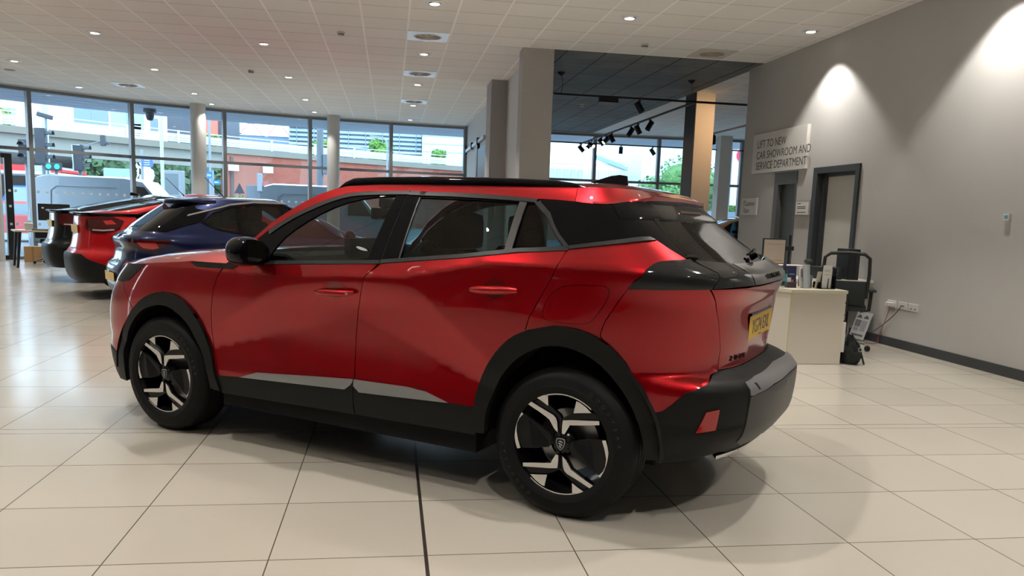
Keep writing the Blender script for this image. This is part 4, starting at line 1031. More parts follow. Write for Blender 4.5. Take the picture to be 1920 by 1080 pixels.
# ---------------------------------------------------------------- track lighting in the dark-ceiling area
TB=mat('track_black',(.012,.013,.014),.45); TZ=3.50
def track(name_label,x0,x1,y0,y1,extra=None):
    t=thing('light_track',name_label,'light track',((x0+x1)/2,(y0+y1)/2,TZ))
    cx,cy=(x0+x1)/2,(y0+y1)/2
    bm=bmesh.new(); box(bm,x0-cx,x1-cx,y0-cy,y1-cy,-.018,.018,.003); obj('track_bar',bm,TB,t)
    return t
def hang(t,x,y):
    px,py,_=t.location
    bm=bmesh.new(); lathe(bm,[(.07,HC-TZ),(.06,HC-TZ-.03),(.012,HC-TZ-.06)],16,'z',(x-px,y-py,0)); obj('ceiling_cup',bm,TB,t,True)
    bm=bmesh.new(); tube(bm,[(x-px,y-py,HC-TZ-.05),(x-px+.03,y-py,.22),(x-px+.03,y-py,.12),(x-px,y-py,.015)],.006,6); obj('cable',bm,mat('cable_grey',(.12,.12,.12),.5),t)
t1=track('long black light track nearest the camera under the dark ceiling',2.80,9.5,14.18,14.22); hang(t1,2.92,14.2); hang(t1,5.3,14.2)
bm=bmesh.new(); box(bm,3.62-6.15,3.96-6.15,-.05,.05,-.10,.0,.004); obj('track_box',bm,TB,t1)
track('black light track running away from the camera above the parked cars',5.38,5.42,14.2,23.2)
track('black light track crossing in front of the far windows',2.6,13.,22.88,22.92)
track('short black light track right of the cream column',7.66,7.70,14.2,20.)
def head(x,y,label,dx,dy,lit=False,tilt=.9):
    t=thing('spotlight',label,'spotlight',(x,y,TZ),math.atan2(dy,dx),group='track spotlights')
    bm=bmesh.new(); tube(bm,[(0,0,-.022),(0,0,-.10)],.011,8); box(bm,-.025,.025,-.015,.015,-.045,-.022); obj('stem',bm,TB,t)
    R_=Matrix.Translation((0,0,-.15))@Matrix.Rotation(tilt,4,'Y')
    bm=bmesh.new(); lathe(bm,[(.001,-.10),(.052,-.10),(.058,-.09),(.058,.085),(.060,.10),(.052,.10),(.045,.07),(.001,.07)],20,'z'); bm.transform(R_); obj('lamp_body',bm,TB,t,True)
    if lit:
        bm=bmesh.new(); cyl(bm,(0,0,.085),.046,.004,18); bm.transform(R_); obj('lens',bm,mat('spot_lens',(1,1,1),.3,emit=(1,.66,.36),es=30.),t)
        L=bpy.data.lights.new('lamp','SPOT'); L.energy=110.; L.color=(1,.60,.30); L.spot_size=math.radians(70); L.spot_blend=.6; L.shadow_soft_size=.04
        lo=bpy.data.objects.new('lamp',L); COL.objects.link(lo); lo.parent=t; lo.matrix_local=R_@Matrix.Translation((0,0,.11))@Matrix.Rotation(PI,4,'X')
    return t
head(4.36,14.2,'black spotlight on the nearest light track',1,-.3,tilt=2.6)
for i,(y,l,a,b_,lit,tl) in enumerate([(16.78,'rightmost spotlight of the long row',-1,-.2,0,2.6),(17.6,'second spotlight from the right of the long row',1,.1,0,2.6),(18.15,'third spotlight from the right of the long row',-1,-.1,0,2.6),(19.75,'fourth spotlight, in the middle of the long row',1,-.1,0,2.6),(20.3,'lit spotlight in the middle cluster of the long row',-1,-.3,1,2.3),(20.75,'dark spotlight in the middle cluster of the long row',1,-.2,0,2.5),(21.8,'brightest glowing spotlight of the long row',.5,-1,1,2.0),(22.1,'small lit spotlight behind the brightest one',-1,-.4,1,2.4),(23.0,'leftmost large black spotlight of the long row',1,-.4,0,2.4)]):
    head(5.40,y,l,a,b_,lit,tl)
head(7.68,18.85,'single lit spotlight between the two pale columns',.45,.9,1,2.5)
head(6.55,22.9,'small spotlight against the bright far window, left',0,1,0,3.1); head(7.50,22.9,'small spotlight against the bright far window, right',1,0,0,2.5)
t=head(6.5,14.2,'spotlight on the nearest track aimed at the cream column',-.35,1,1,2.05)
for c_ in t.children:
    if c_.type=='LIGHT': c_.data.spot_size=math.radians(125); c_.data.energy=60
# ---------------------------------------------------------------- the other cars
def other_car(name,label,loc_,heading,SH,paint,st,group=None):
    a=math.atan2(-math.cos(math.radians(heading)),-math.sin(math.radians(heading)))
    t=thing(name,label,'car',(loc_[0],loc_[1],loc_[2] if len(loc_)>2 else 0.),a,group)
    um,un=SH.umax(),SH.umin(); wbs=st['wb']; R=.335; H=st['H']
    U=lambda S,z: SH.us(S,z)
    def arch(S,rad,z0=.25):
        pts=[]; b0=math.asin(max(-1,min(1,(z0-R)/rad)))
        for k in range(17):
            b=PI-b0-(PI-2*b0)*k/16; z=R+rad*math.sin(b); pts.append((U(S+rad*math.cos(b),z),z))
        return pts
    z1=st['ztop']
    side=[(U(s,z),z) for s,z in st['glass']]
    bot=[(un,.22)]+arch(0.,.40)+arch(wbs,.40)+[(U(wbs+.55,.25),.25),(um,.28)]
    outer=bot+[(um,z1),(un,z1)]
    rw=[(SH.uo(o,z),z) for o,z in st['rear_glass']]+[(um,st['rear_glass'][-1][1]),(um,st['rear_glass'][0][1])]
    ww=[(SH.us(a_,z),z) for a_,z in st['wind']]
    ww=[(un,st['wind'][0][1])]+ww+[(un,st['wind'][-1][1])]
    for s in (1,-1):
        body=panel(SH,'body_side',outer,paint,t,holes=[side],fl=0,side=s,step=.06)
        panel(SH,'side_window',side,st.get('gm',GREAR),t,off=-.006,fl=0,side=s,step=.12)
        panel(SH,'window_frame',ribbon(side+[side[0]],-.022),st.get('trim',GLOSS),t,off=.004,fl=0,side=s,step=.05)
        for q in st.get('posts',[]):
            panel(SH,'window_post',[(U(a_,z),z) for a_,z in q],GLOSS,t,off=.003,fl=0,side=s,step=.08)
        panel(SH,'rear_window',rw,GBACK if 'gb' not in st else st['gb'],t,off=.004,fl=0,side=s,step=.06)
        panel(SH,'windscreen',ww,GBACK,t,off=.004,fl=0,side=s,step=.08)
        if st.get('clad'):
            A=arch(wbs,.46); B=arch(wbs,.39)
            panel(SH,'wheel_arch_trim',A+B[::-1],PLAST,t,off=.014,fl=.02,side=s,step=.05)
            A=arch(0,.46); B=arch(0,.39); panel(SH,'wheel_arch_trim',A+B[::-1],PLAST,t,off=.014,fl=.02,side=s,step=.05)
            panel(SH,'sill_cladding',[(U(.42,.24),.24),(U(.42,.40),.40),(U(wbs-.42,.40),.40),(U(wbs-.42,.24),.24)],PLAST,t,off=.01,side=s,step=.1)
        bp=[(U(wbs+s_,z),z) for s_,z in st['bump_side']]+[(um,st['bump_side'][-1][1]),(um,.26)]
        panel(SH,'rear_bumper',bp,PLAST if st.get('clad') else paint,t,off=.014,fl=.03,side=s,step=.05)
        tl=[(SH.uo(a_,z) if k=='o' else U(a_,z),z) for k,a_,z in st['lamp']]
        l=panel(SH,'tail_lamp',tl,st.get('lm',REDD),t,off=.016,fl=.03,side=s,step=.04)
        for q,mm in st.get('lampbits',[]):
            panel(SH,'lamp_bar',[(SH.uo(a_,z) if k=='o' else U(a_,z),z) for k,a_,z in q],mm,l,off=.019,fl=0,side=s,step=.05)
        for u_ in st['door_lines']:
            panel(SH,'door_gap',[(U(x_,z_),z_) for x_,z_ in u_]+[(U(x_+.008,z_),z_) for x_,z_ in u_[::-1]],VOID,body,off=.0012,fl=0,side=s,step=.1)
        bm=bmesh.new(); p=loc(SH.P(U(.72,1.0),1.0),s); 
        bmesh.ops.create_uvsphere(bm,u_segments=14,v_segments=8,radius=1.); bmesh.ops.scale(bm,vec=(.07,.11,.07),verts=bm.verts[:]); bm.transform(Matrix.Translation((p.x,p.y-s*.13,p.z+.02))); tube(bm,[(p.x,p.y+s*.02,p.z-.03),(p.x,p.y-s*.1,p.z)],.02,8); obj('door_mirror',bm,GLOSS,t,True)
        for x in (0.,wbs):
            wheel_mesh(t,x,SH.half(1.6,.4)-.03,s,R=R,w=.20,rim=.225,style='simple')
            bm=bmesh.new(); lathe(bm,[(.44,-s*(SH.half(1.6,.4)-.01)),(.42,-s*.60),(.001,-s*.59)],24,'y',(x,0,R),a0=-.25,a1=PI+.25); obj('wheel_well',bm,VOID,t)
        if st.get('strip'):
            q=[(U(x_,z_),z_) for x_,z_ in st['strip']]; panel(SH,'roof_strip',ribbon(q,.022),CHROME,t,off=.008,fl=.008,side=s,step=.05)
    # roof
    cs=[SH.P(un+(um-un)*k/60,z1) for k in range(61)]; rows=[]
    for p in cs:
        c=min(max(p[0],st['rx'][0]),st['rx'][1]); rows.append([(p[0]+(c-p[0])*f,-p[1]*(1-f),z1+(H-z1)*(1-(1-f)**2)) for f in (0,.2,.4,.6,.8,1.)])
    bm=bmesh.new(); grid(bm,rows); grid(bm,[[(x,-y,z) for x,y,z in r] for r in rows]); bmesh.ops.remove_doubles(bm,verts=bm.verts[:],dist=1e-4); obj('roof',bm,paint,t,True)
    # spoiler blade round the tail
    for q in st['spoil']:
        z_,d_,o_,mm=q; rows=[]
        for k in range(21):
            u=SH.uo(o_,z_)+(2*um-2*SH.uo(o_,z_))*k/20; f=1-abs(k/10-1)**4; n=SH.N(u,.9); p=SH.P(u,z_)
            L=math.hypot(n[0],n[1]); n=(n[0]/L,n[1]/L)
            rows.append([loc((p[0]-n[0]*.10,p[1]-n[1]*.1,z_+.035)),loc((p[0]+n[0]*d_*f*.5,p[1]+n[1]*d_*f*.3,z_+.035)),loc((p[0]+n[0]*d_*f,p[1]+n[1]*d_*f*.5,z_+.030)),loc((p[0]+n[0]*d_*f,p[1]+n[1]*d_*f*.5,z_+.012)),loc((p[0]-n[0]*.02,p[1]-n[1]*.02,z_-.035))])
        bm=bmesh.new(); grid(bm,rows); obj('spoiler',bm,mm,t,True,angle=math.radians(50))
    # plate
    zp,sp=st['plate']; pm=frame((SH.P(um,zp)[0]+sp,0,zp),(0,1,0),(.05,0,1)); bm=bmesh.new(); box(bm,-.26,.26,-.055,.055,0,.006,.001); bm.transform(pm); obj('number_plate',bm,PLATE,t)
    bm=bmesh.new(); box(bm,-.5,3.0,-.6,.6,.18,.30); obj('underbody',bm,VOID,t)
    bm=bmesh.new(); box(bm,.7,3.0,-.62,.62,.35,.5); obj('cabin_floor',bm,DARK,t)
    if st.get('seats',1):
        for y in (-.36,.36):
            seat(t,1.45,y)
            if st.get('rear_seats'): seat(t,2.2,y*1.1,wd=.26)
    ax,az,kind=st['ant']
    bm=bmesh.new()
    if kind=='fin':
        grid(bm,[[(x,-w,az),(x,0,az+h),(x,w,az)] for x,w,h in ((ax-.10,.003,.0),(ax,.02,.045),(ax+.06,.02,.058),(ax+.075,.012,.05),(ax+.08,.003,0))])
    else: tube(bm,[(ax,.0,az-.01),(ax+.03,0,az+.02),(ax+.26,0,az+.25)],[.012,.006,.003],6)
    obj('roof_antenna',bm,GLOSS,t,True)
    return t
COUPE=Shell(sA=1.65,kA=1.86,sF=1.60,kF=2.3,crease=None,facet=None,
 wb=[(1.6,.90),(1.65,.90)],
 prof=[(.15,.07),(.30,.012),(.42,.0),(.55,.0),(.75,.022),(.88,.008),(.95,.014),(1.05,.06),(1.2,.13),(1.3,.18),(1.42,.25),(1.48,.30)],
 R=[(.15,3.30),(.22,3.40),(.30,3.47),(.42,3.50),(.58,3.51),(.64,3.49),(.70,3.44),(.90,3.40),(1.05,3.39),(1.17,3.38),(1.20,3.33),(1.225,3.10),(1.28,2.86),(1.35,2.55),(1.43,2.14),(1.48,1.85)],
 nR=[(.2,4.6),(.7,3.8),(1.15,3.6),(1.25,4.6),(1.48,4.5)],
 F=[(.15,-.72),(.3,-.80),(.6,-.85),(.85,-.80),(.95,-.55),(1.0,-.1),(1.04,.42),(1.2,.74),(1.4,1.16),(1.48,1.42)],
 nF=[(.2,5.),(1.5,4.5)])
ST_C=dict(wb=2.67,H=1.525,ztop=1.48,rx=(1.55,1.75),glass=[(.95,1.03),(1.6,1.05),(2.35,1.09),(2.72,1.14),(2.55,1.25),(2.2,1.36),(1.9,1.415),(1.5,1.425),(1.25,1.36),(1.05,1.22)],
 posts=[[(1.50,1.04),(1.60,1.04),(1.62,1.43),(1.52,1.43)],[(2.30,1.08),(2.36,1.08),(2.25,1.36),(2.17,1.37)]],
 rear_glass=[(.50,1.23),(.60,1.235),(.62,1.29),(.58,1.43),(.50,1.445)],wind=[(.62,1.08),(.95,1.30),(1.30,1.46)],
 bump_side=[(.41,.26),(.39,.42),(.50,.50),(.66,.56),(.74,.63)],clad=1,
 lamp=[('s',2.90,1.10),('s',2.96,.99),('s',3.14,.93),('o',.62,.93),('o',.48,.99),('o',.46,1.11),('o',.62,1.15),('s',3.02,1.15)],
 lampbits=[([('s',3.02,.968),('s',3.15,.955),('o',.60,.958),('o',.60,.975),('s',3.15,.971),('s',3.03,.982)],mat('lamp_clear',(.35,.33,.33),.15,coat=1)),([('s',2.99,1.05),('s',3.11,1.04),('s',3.14,1.09),('s',3.04,1.105)],mat('lamp_bright_red',(.45,.01,.012),.1,coat=1))],
 door_lines=[[(1.57,.42),(1.57,1.04)],[(2.27,.75),(2.38,1.08)]],spoil=[(1.17,.06,.80,GLOSS)],plate=(.97,.012),ant=(2.05,1.49,'fin'))
HATCH=Shell(sA=1.65,kA=1.80,sF=1.60,kF=2.3,crease=None,facet=None,
 wb=[(1.6,.905),(1.65,.905)],
 prof=[(.15,.07),(.30,.012),(.42,.0),(.55,.004),(.72,.022),(.80,.010),(.90,.006),(.95,.024),(1.0,.05),(1.1,.105),(1.2,.155),(1.3,.21),(1.40,.28),(1.43,.32)],
 R=[(.15,3.26),(.22,3.34),(.3,3.40),(.42,3.44),(.55,3.45),(.62,3.42),(.66,3.37),(.80,3.34),(.90,3.37),(.96,3.36),(1.0,3.24),(1.1,3.12),(1.2,2.98),(1.3,2.84),(1.40,2.68),(1.43,2.60)],
 nR=[(.2,4.6),(.7,4.0),(.95,4.0),(1.1,5.0),(1.43,5.0)],
 F=[(.15,-.72),(.3,-.80),(.6,-.85),(.80,-.80),(.90,-.55),(.95,-.1),(1.0,.42),(1.2,.86),(1.36,1.30),(1.43,1.50)],
 nF=[(.2,5.),(1.5,4.5)])
ST_H=dict(wb=2.675,H=1.47,ztop=1.43,rx=(1.55,2.3),gm=glass('hatch_glass',(.42,.52,.50)),trim=GLOSS,glass=[(.80,.99),(1.6,1.0),(2.05,1.02),(2.38,1.08),(2.55,1.16),(2.42,1.255),(2.2,1.335),(1.9,1.375),(1.5,1.375),(1.30,1.30),(1.05,1.15)],
 posts=[[(1.47,1.0),(1.56,1.0),(1.58,1.38),(1.50,1.38)],[(2.10,1.03),(2.14,1.03),(2.12,1.345),(2.08,1.35)]],
 rear_glass=[(.50,1.01),(.66,1.03),(.64,1.20),(.58,1.375),(.50,1.385)],gb=glass('hatch_rear_glass',(.09,.10,.10)),wind=[(.62,1.05),(.95,1.24),(1.35,1.40)],
 bump_side=[(.41,.26),(.39,.36),(.50,.38),(.66,.40),(.74,.42)],
 lamp=[('s',2.92,.930),('s',3.0,.86),('s',3.10,.80),('o',.62,.80),('o',.50,.86),('o',.48,.925)],lm=REDD,
 lampbits=[([('s',3.06,.845),('s',3.12,.825),('o',.66,.84),('o',.62,.90),('s',3.09,.90)],mat('lamp_bright_red',(.45,.01,.012),.1,coat=1))],
 door_lines=[[(1.53,.36),(1.53,1.0)],[(2.20,.75),(2.42,1.10)],[(2.60,.92),(2.64,.80),(2.80,.78)]],strip=[(1.0,1.265),(1.25,1.365),(1.5,1.398),(1.9,1.398),(2.2,1.36),(2.45,1.29),(2.72,1.215)],
 spoil=[(1.385,.13,.62,BLUP)],rear_seats=1,plate=(.46,.02),ant=(2.05,1.46,'whip'),seats=1)
hatch=other_car('hatchback_car','navy blue hatchback with chrome roof line, nearest of three cars behind the red SUV',(-.33,12.07),62,HATCH,BLUP,ST_H)
# black gloss panel between roof strip and tail glass on the blue car
for s in (1,-1):
    U=HATCH.us
    panel(HATCH,'pillar_panel',[(U(2.46,1.285),1.285),(U(2.56,1.165),1.165),(U(2.75,1.105),1.105),(U(3.00,1.02),1.02),(HATCH.uo(.655,1.03),1.03),(HATCH.uo(.63,1.2),1.2),(HATCH.uo(.56,1.375),1.375),(U(2.6,1.31),1.31)],GLOSS,hatch,off=.007,fl=0,side=s,step=.05)
    panel(HATCH,'rear_diffuser',[(U(2.675+.45,.26),.26),(U(2.675+.5,.34),.34),(HATCH.umax(),.36),(HATCH.umax(),.26)],PLASG,hatch,off=.018,side=s,step=.06)
    panel(HATCH,'fog_lamp',[(HATCH.uo(.72,.60),.60),(HATCH.uo(.45,.62),.62),(HATCH.uo(.45,.66),.66),(HATCH.uo(.70,.65),.65)],REDL,hatch,off=.016,side=s,step=.06)
other_car('coupe_crossover_car','bright red crossover with black lower bumper, in the middle of the three cars behind',(-1.44,13.92),62,COUPE,REDP,dict(ST_C,ant=(1.9,1.50,'whip')))
other_car('coupe_crossover_car','black crossover with a tail spoiler, farthest left of the three cars behind',(-2.74,16.44),62,COUPE,BLKP,ST_C)
# unseen cars added behind the camera only to darken the red SUV's paint reflections
for i,(x,y,h,pm_,lb) in enumerate(((-5.6,-.6,98,BLKP,'unseen dark crossover added behind the camera for reflections, left'),(.6,-2.7,100,BLKP,'unseen dark crossover added behind the camera for reflections, middle'),(5.2,-5.6,10,BLUP,'unseen blue crossover added behind the camera for reflections, right'))):
    other_car('coupe_crossover_car',lb,(x,y),h,COUPE,pm_,ST_C,'cars added behind the camera for reflections')
gold=other_car('coupe_crossover_car','bronze coloured car standing behind the grey wall end in the far showroom',(6.35,17.9),-80,COUPE,GOLDP,dict(ST_C,seats=0,clad=0))
other_car('coupe_crossover_car','black car behind the bronze one in the far showroom',(9.3,20.4),-80,COUPE,BLKP,dict(ST_C,seats=0))
# ---------------------------------------------------------------- signs and fittings on the right wall
SIGNW=mat('sign_white',(.62,.61,.58),.5)
SGY=mat('sign_text_grey',(.05,.05,.05),.6)
def wall_sign(name,label,cat,y0,y1,z0,z1,th,lines,size,lx,tops,sx=1.,frame_m=None,group=None):
    t=thing(name,label,cat,(XW,(y0+y1)/2,(z0+z1)/2))
    hy=(y0-y1)/2; hz=(z1-z0)/2
    bm=bmesh.new(); box(bm,-th,-.0,-hy,hy,-hz,hz,.003); obj('sign_board',bm,SIGNW,t)
    for s,zz in zip(lines,tops):
        text('sign_lettering',s,size,SGY,t,frame((-th-.0005,lx-0,zz),(0,-1,0),(0,0,1)),.0006,sx,'LEFT')
    return t
st=wall_sign('wall_sign','large white sign reading LIFT TO NEW CAR SHOWROOM AND SERVICE DEPARTMENT','sign',12.45,10.757,2.157,2.769,.05,['LIFT TO NEW','CAR SHOWROOM AND','SERVICE DEPARTMENT'],.168,.70,[.135,-.035,-.20],.93)
st=wall_sign('wall_sign','small white sign reading Customer Stairs with a bent arrow','sign',12.80,12.235,1.507,1.779,.02,['Customer','Stairs'],.115,.17,[.045,-.068],.80)
bm=bmesh.new(); box(bm,-.022,-.0205,.195,.203,-.085,.085); box(bm,-.022,-.0205,.175,.203,.077,.085); box(bm,-.022,-.0205,.175,.203,-.085,-.077)
prism(bm,[(.178,.062),(.160,.081),(.178,.100)],-.022,-.0205,lambda a,b,d:(d,a,b)); obj('arrow_mark',bm,SGY,st)
it=thing('notice_frame','small framed paper notice between the lift and the grey doorway','notice',(XW,10.745,1.615))
bm=bmesh.new(); box(bm,-.03,-.018,-.195,.195,-.105,.105,.002); obj('notice_holder',bm,mat('notice_grey',(.38,.38,.36),.4),it)
bm=bmesh.new(); box(bm,-.033,-.030,-.16,.19,-.10,.075); obj('paper_sheet',bm,mat('paper',(.72,.72,.70),.7),it)
for k,(zz,w_) in enumerate(((.055,.10),(.012,.24),(-.012,.24),(-.068,.26))):
    bm=bmesh.new()
    for q in range(int(w_/.014)): box(bm,-.0342,-.033,.15-q*.014-.010,.15-q*.014,zz-.006,zz+.006)
    obj('print_line',bm,SGY,it)
tm=thing('thermostat','small white thermostat with a blue face high on the grey wall at far right','thermostat',(XW,6.90,1.497))
obj('thermostat_case',bx(-.025,0,-.035,.035,-.03,.035,bev=.004),mat('switch_white',(.62,.63,.60),.4),tm); obj('thermostat_face',bx(-.027,-.025,-.022,.022,-.012,.022),mat('lcd_blue',(.10,.30,.42),.3),tm)
SOCK=mat('socket_white',(.60,.59,.56),.4)
def socket(y,label,kind):
    t=thing('wall_socket',label,'wall socket',(XW,y,.49),group=None)
    obj('socket_plate',bx(-.012,0,-.085,.085,-.043,.043,bev=.004),SOCK,t)
    if kind==0:
        obj('plug',bx(-.055,-.012,-.005,.065,-.028,.020,bev=.006),SOCK,t); obj('plug',bx(-.055,-.012,-.075,-.012,-.028,.020,bev=.006),SOCK,t)
    if kind==1:
        obj('module',bx(-.016,-.012,-.045,.045,-.02,.02,bev=.001),SOCK,t)
        obj('module_slot',bx(-.017,-.016,-.035,.035,-.006,.004),SGY,t)
    if kind==2:
        for d in (-.035,.035):
            obj('rocker_switch',bx(-.017,-.012,d-.012,d+.012,.010,.028,bev=.001),SOCK,t); obj('pin_holes',bx(-.0125,-.012,d-.012,d+.012,-.022,-.010),SGY,t)
socket(8.53,'white wall socket with two plugs in it, left of three',0); socket(8.325,'white network socket, middle of three on the grey wall',1); socket(8.135,'empty white double socket, right of three',2)
def cable(name,label,pts,r,m):
    bm=bmesh.new(); P=[Vector(p) for p in pts]; out=[]
    for i in range(len(P)-1):
        a=P[max(0,i-1)];b=P[i];c=P[i+1];d=P[min(len(P)-1,i+2)]
        for k in range(6):
            s=k/6; out.append(.5*((2*b)+(c-a)*s+(2*a-5*b+4*c-d)*s*s+(3*b-a-3*c+d)*s**3))
    out.append(P[-1]); tube(bm,out,r,6); o=obj(name,bm,m,None,True); tag(o,label,'cable')
CR=mat('red_cable',(.30,.03,.03),.5)
cable('power_cable','grey and red cable hanging from the middle wall socket to the floor',[(XW-.03,8.33,.48),(XW-.05,8.40,.38),(XW-.06,8.58,.24),(XW-.06,8.78,.12),(XW-.09,8.95,.03),(XW-.12,9.15,.008)],.005,mat('cable_dark_red',(.10,.05,.05),.5))
cable('network_cable','thin red cable looping down from the left wall socket',[(XW-.05,8.50,.46),(XW-.05,8.54,.34),(XW-.04,8.62,.20),(XW-.05,8.66,.08),(XW-.10,8.62,.01),(XW-.20,8.70,.006),(XW-.34,8.74,.006),(XW-.50,8.72,.006)],.0035,CR)
# leaflet panel leaning on the wall
lp=thing('information_card','white printed information card leaning on the wall below the sockets','printed panel',(5.66,8.97,0.01),0)
LM=Matrix.Rotation(math.radians(17),4,'Y')
bm=bmesh.new(); box(bm,-.012,0,-.15,.15,0,.34,.002,M=LM); obj('panel_board',bm,mat('panel_white',(.60,.61,.62),.5),lp)
for (ya,yb,za,zb,cc) in ((.02,.12,.255,.30,.12),(-.12,-.02,.255,.30,.12),(.0,.12,.15,.235,.22),(-.12,-.015,.10,.235,.38),(.02,.12,.10,.14,.35),(-.12,.12,.035,.06,.15)):
    bm=bmesh.new(); 
    if cc==.12:
        prism(bm,[(ya,za+.005),(yb,za+.005),(yb,za+.02),(yb-.02,za+.025),((ya+yb)/2+.015,zb),((ya+yb)/2-.02,zb),(ya+.015,za+.025),(ya,za+.02)],-.014,-.0125,lambda a,b,d:(d,a,b)); bm.transform(LM)
    else: box(bm,-.0135,-.0122,ya,yb,za,zb,M=LM)
    obj('print_block',bm,mat('print_%d'%int(cc*100),(cc,cc,cc*1.04),.6),lp)
# ---------------------------------------------------------------- white desk
LAM=mat('desk_laminate',(.62,.585,.51),.35); LAME=mat('desk_edge',(.66,.62,.50),.4)
dk=thing('reception_desk','cream white reception counter behind the tail of the red SUV','desk',(4.1,7.9,0))
P0=[(4.44,7.28),(3.87,7.28),(3.765,7.60),(3.765,8.9),(4.44,8.9)]
P0=[(x-4.1,y-7.9) for x,y in P0]
bm=bmesh.new(); prism(bm,P0,.004,.705,lambda a,b,d:(a,b,d)); obj('desk_body',bm,LAM,dk)
P1=[(4.455,7.265),(3.86,7.265),(3.735,7.60),(3.735,8.92),(4.455,8.92)]
bm=bmesh.new(); prism(bm,[(x-4.1,y-7.9) for x,y in P1],.706,.738,lambda a,b,d:(a,b,d)); obj('worktop',bm,LAME,dk)
bm=bmesh.new(); prism(bm,[(x-4.1,y-7.9) for x,y in [(3.872,7.276),(3.866,7.279),(3.866,7.30)]],.006,.70,lambda a,b,d:(a,b,d)); obj('edge_strip',bm,mat('yellow_edge',(.55,.48,.28),.5),dk)
for i,(za,zb,xo) in enumerate(((.62,.70,.0),(.50,.61,.0),(.44,.49,.0),(.12,.42,.025))):
    bm=bmesh.new(); box(bm,.345,.362+xo,-.60,-.10,za,zb,.003); d_=obj('drawer',bm,LAM if i<3 else mat('drawer_white',(.7,.69,.65),.4),dk)
    obj('drawer_handle',bx(.362+xo,.372+xo,-.42,-.28,(za+zb)/2-.005,(za+zb)/2+.005),SATIN,d_)
# things on the counter
ZD=.7395
def onto(name,label,cat,x,y,rz=0.,z=ZD,group=None): return thing(name,label,cat,(x,y,z),rz,group)
t=onto('water_bottle','clear plastic water bottle with a blue cap and teal label on the counter','bottle',3.90,7.52)
bm=bmesh.new(); lathe(bm,[(.001,0),(.030,0),(.033,.008),(.033,.155),(.030,.17),(.014,.200),(.014,.212)],24); obj('bottle_body',bm,glass('bottle_plastic',(.80,.86,.87),.05),t,True)
bm=bmesh.new(); lathe(bm,[(.0338,.06),(.0338,.135)],24); obj('bottle_label',bm,mat('teal_label',(.06,.33,.33),.5),t,True)
bm=bmesh.new(); cyl(bm,(0,0,.208),.016,.024,16); obj('bottle_cap',bm,mat('blue_cap',(.02,.06,.22),.4),t)
def booklet(label,x,y,w,h,tilt,rz,m,group=None,strip=None,th=.006):
    t=onto('leaflet',label,'leaflet',x,y,rz,group=group)
    R_=Matrix.Rotation(tilt,4,'X')
    bm=bmesh.new(); box(bm,-w/2,w/2,-th/2,th/2,0,h,.001,M=R_); obj('leaflet_sheets',bm,m,t)
    if strip:
        for (xa,xb,za,zb,mm) in strip: bm=bmesh.new(); box(bm,xa*w,xb*w,-th/2-.001,-th/2,za*h,zb*h,M=R_); obj('leaflet_print',bm,mm,t)
    return t
NV=mat('navy_print',(.015,.025,.08),.4); OR=mat('orange_print',(.5,.12,.03),.5); PW=mat('paper_white',(.66,.67,.68),.6); PGY=mat('paper_print_grey',(.28,.29,.31),.6)
booklet('dark blue booklet with orange and white blocks standing on the counter',4.035,7.62,.10,.20,-.05,.1,NV,None,[(-.1,.2,.05,.35,OR),(-.4,-.15,.1,.3,PW),(-.3,.3,.6,.66,PGY)],.02)
booklet('tall silver plastic sleeve of brochures leaning left on the counter',4.11,7.44,.045,.235,-.10,.5,mat('sleeve_silver',(.42,.46,.47),.25,.3),None,None,.05)
booklet('pale folded brochure with grey pictures in the clear sleeve',4.075,7.47,.06,.21,-.12,.3,PW,None,[(-.3,.1,.5,.9,PGY)],.012)
booklet('white printed sheet drooping out of the black file stand',4.30,7.42,.085,.235,.10,-.25,PW,None,[(-.35,.35,.80,.82,PGY),(-.35,.35,.74,.76,PGY),(-.35,.3,.6,.62,PGY)],.004)
booklet('white papers standing upright in the black file stand',4.345,7.46,.06,.20,-.03,-.9,PW,None,None,.02)
booklet('cream papers curling left from the file stand',4.235,7.47,.08,.17,.12,.5,mat('paper_cream',(.55,.54,.44),.6),None,None,.004)
t=onto('file_stand','black file stand holding white papers at the front of the counter','file holder',4.34,7.50)
for (xa,xb,ya,yb,za,zb) in ((-.10,.055,-.10,.06,0,.006),(-.10,-.095,-.10,.06,0,.065),(-.03,-.025,-.10,.06,0,.105),(.045,.055,-.10,.06,0,.205)): obj('stand_plate',bx(xa,xb,ya,yb,za,zb),GLOSS,t)
t=onto('pen_pot','grey cylindrical pen pot in the middle of the counter','pen pot',4.185,7.55); bm=bmesh.new(); lathe(bm,[(.001,0),(.036,0),(.036,.125),(.033,.125),(.033,.01),(.001,.01)],20); obj('pot_body',bm,mat('pot_grey',(.16,.17,.18),.3),t,True)
t=onto('card_holder','small black and white card holder next to the water bottle','card holder',3.955,7.50); obj('holder_base',bx(-.035,.06,-.03,.03,0,.055,bev=.003),mat('holder_dark',(.05,.04,.05),.3),t); obj('card',bx(-.03,.01,-.005,.005,.05,.098),PW,t)
t=onto('mug','plain dark mug standing behind the brochures','mug',4.20,7.70); bm=bmesh.new(); lathe(bm,[(.001,0),(.04,0),(.042,.11),(.038,.11),(.036,.01),(.001,.01)],20); obj('mug_body',bm,mat('mug_grey',(.10,.11,.11),.3),t,True); bm=bmesh.new(); tube(bm,[(.04,0,.09),(.068,0,.08),(.068,0,.04),(.04,0,.03)],.006,8); obj('mug_handle',bm,MATS['mug_grey'],t,True)
t=onto('paper_stack','stack of white and orange paper pads at the right of the counter','paper stack',4.36,7.79,.05)
for k,(za,zb,mm,dx) in enumerate(((0,.014,mat('orange_pad',(.62,.30,.06),.6),.01),(.014,.020,PW,0),(.020,.044,mat('pad_white',(.62,.61,.58),.6),-.005))): obj('paper_pad',bx(-.10+dx,.085+dx,-.13,.13,za,zb),mm,t)
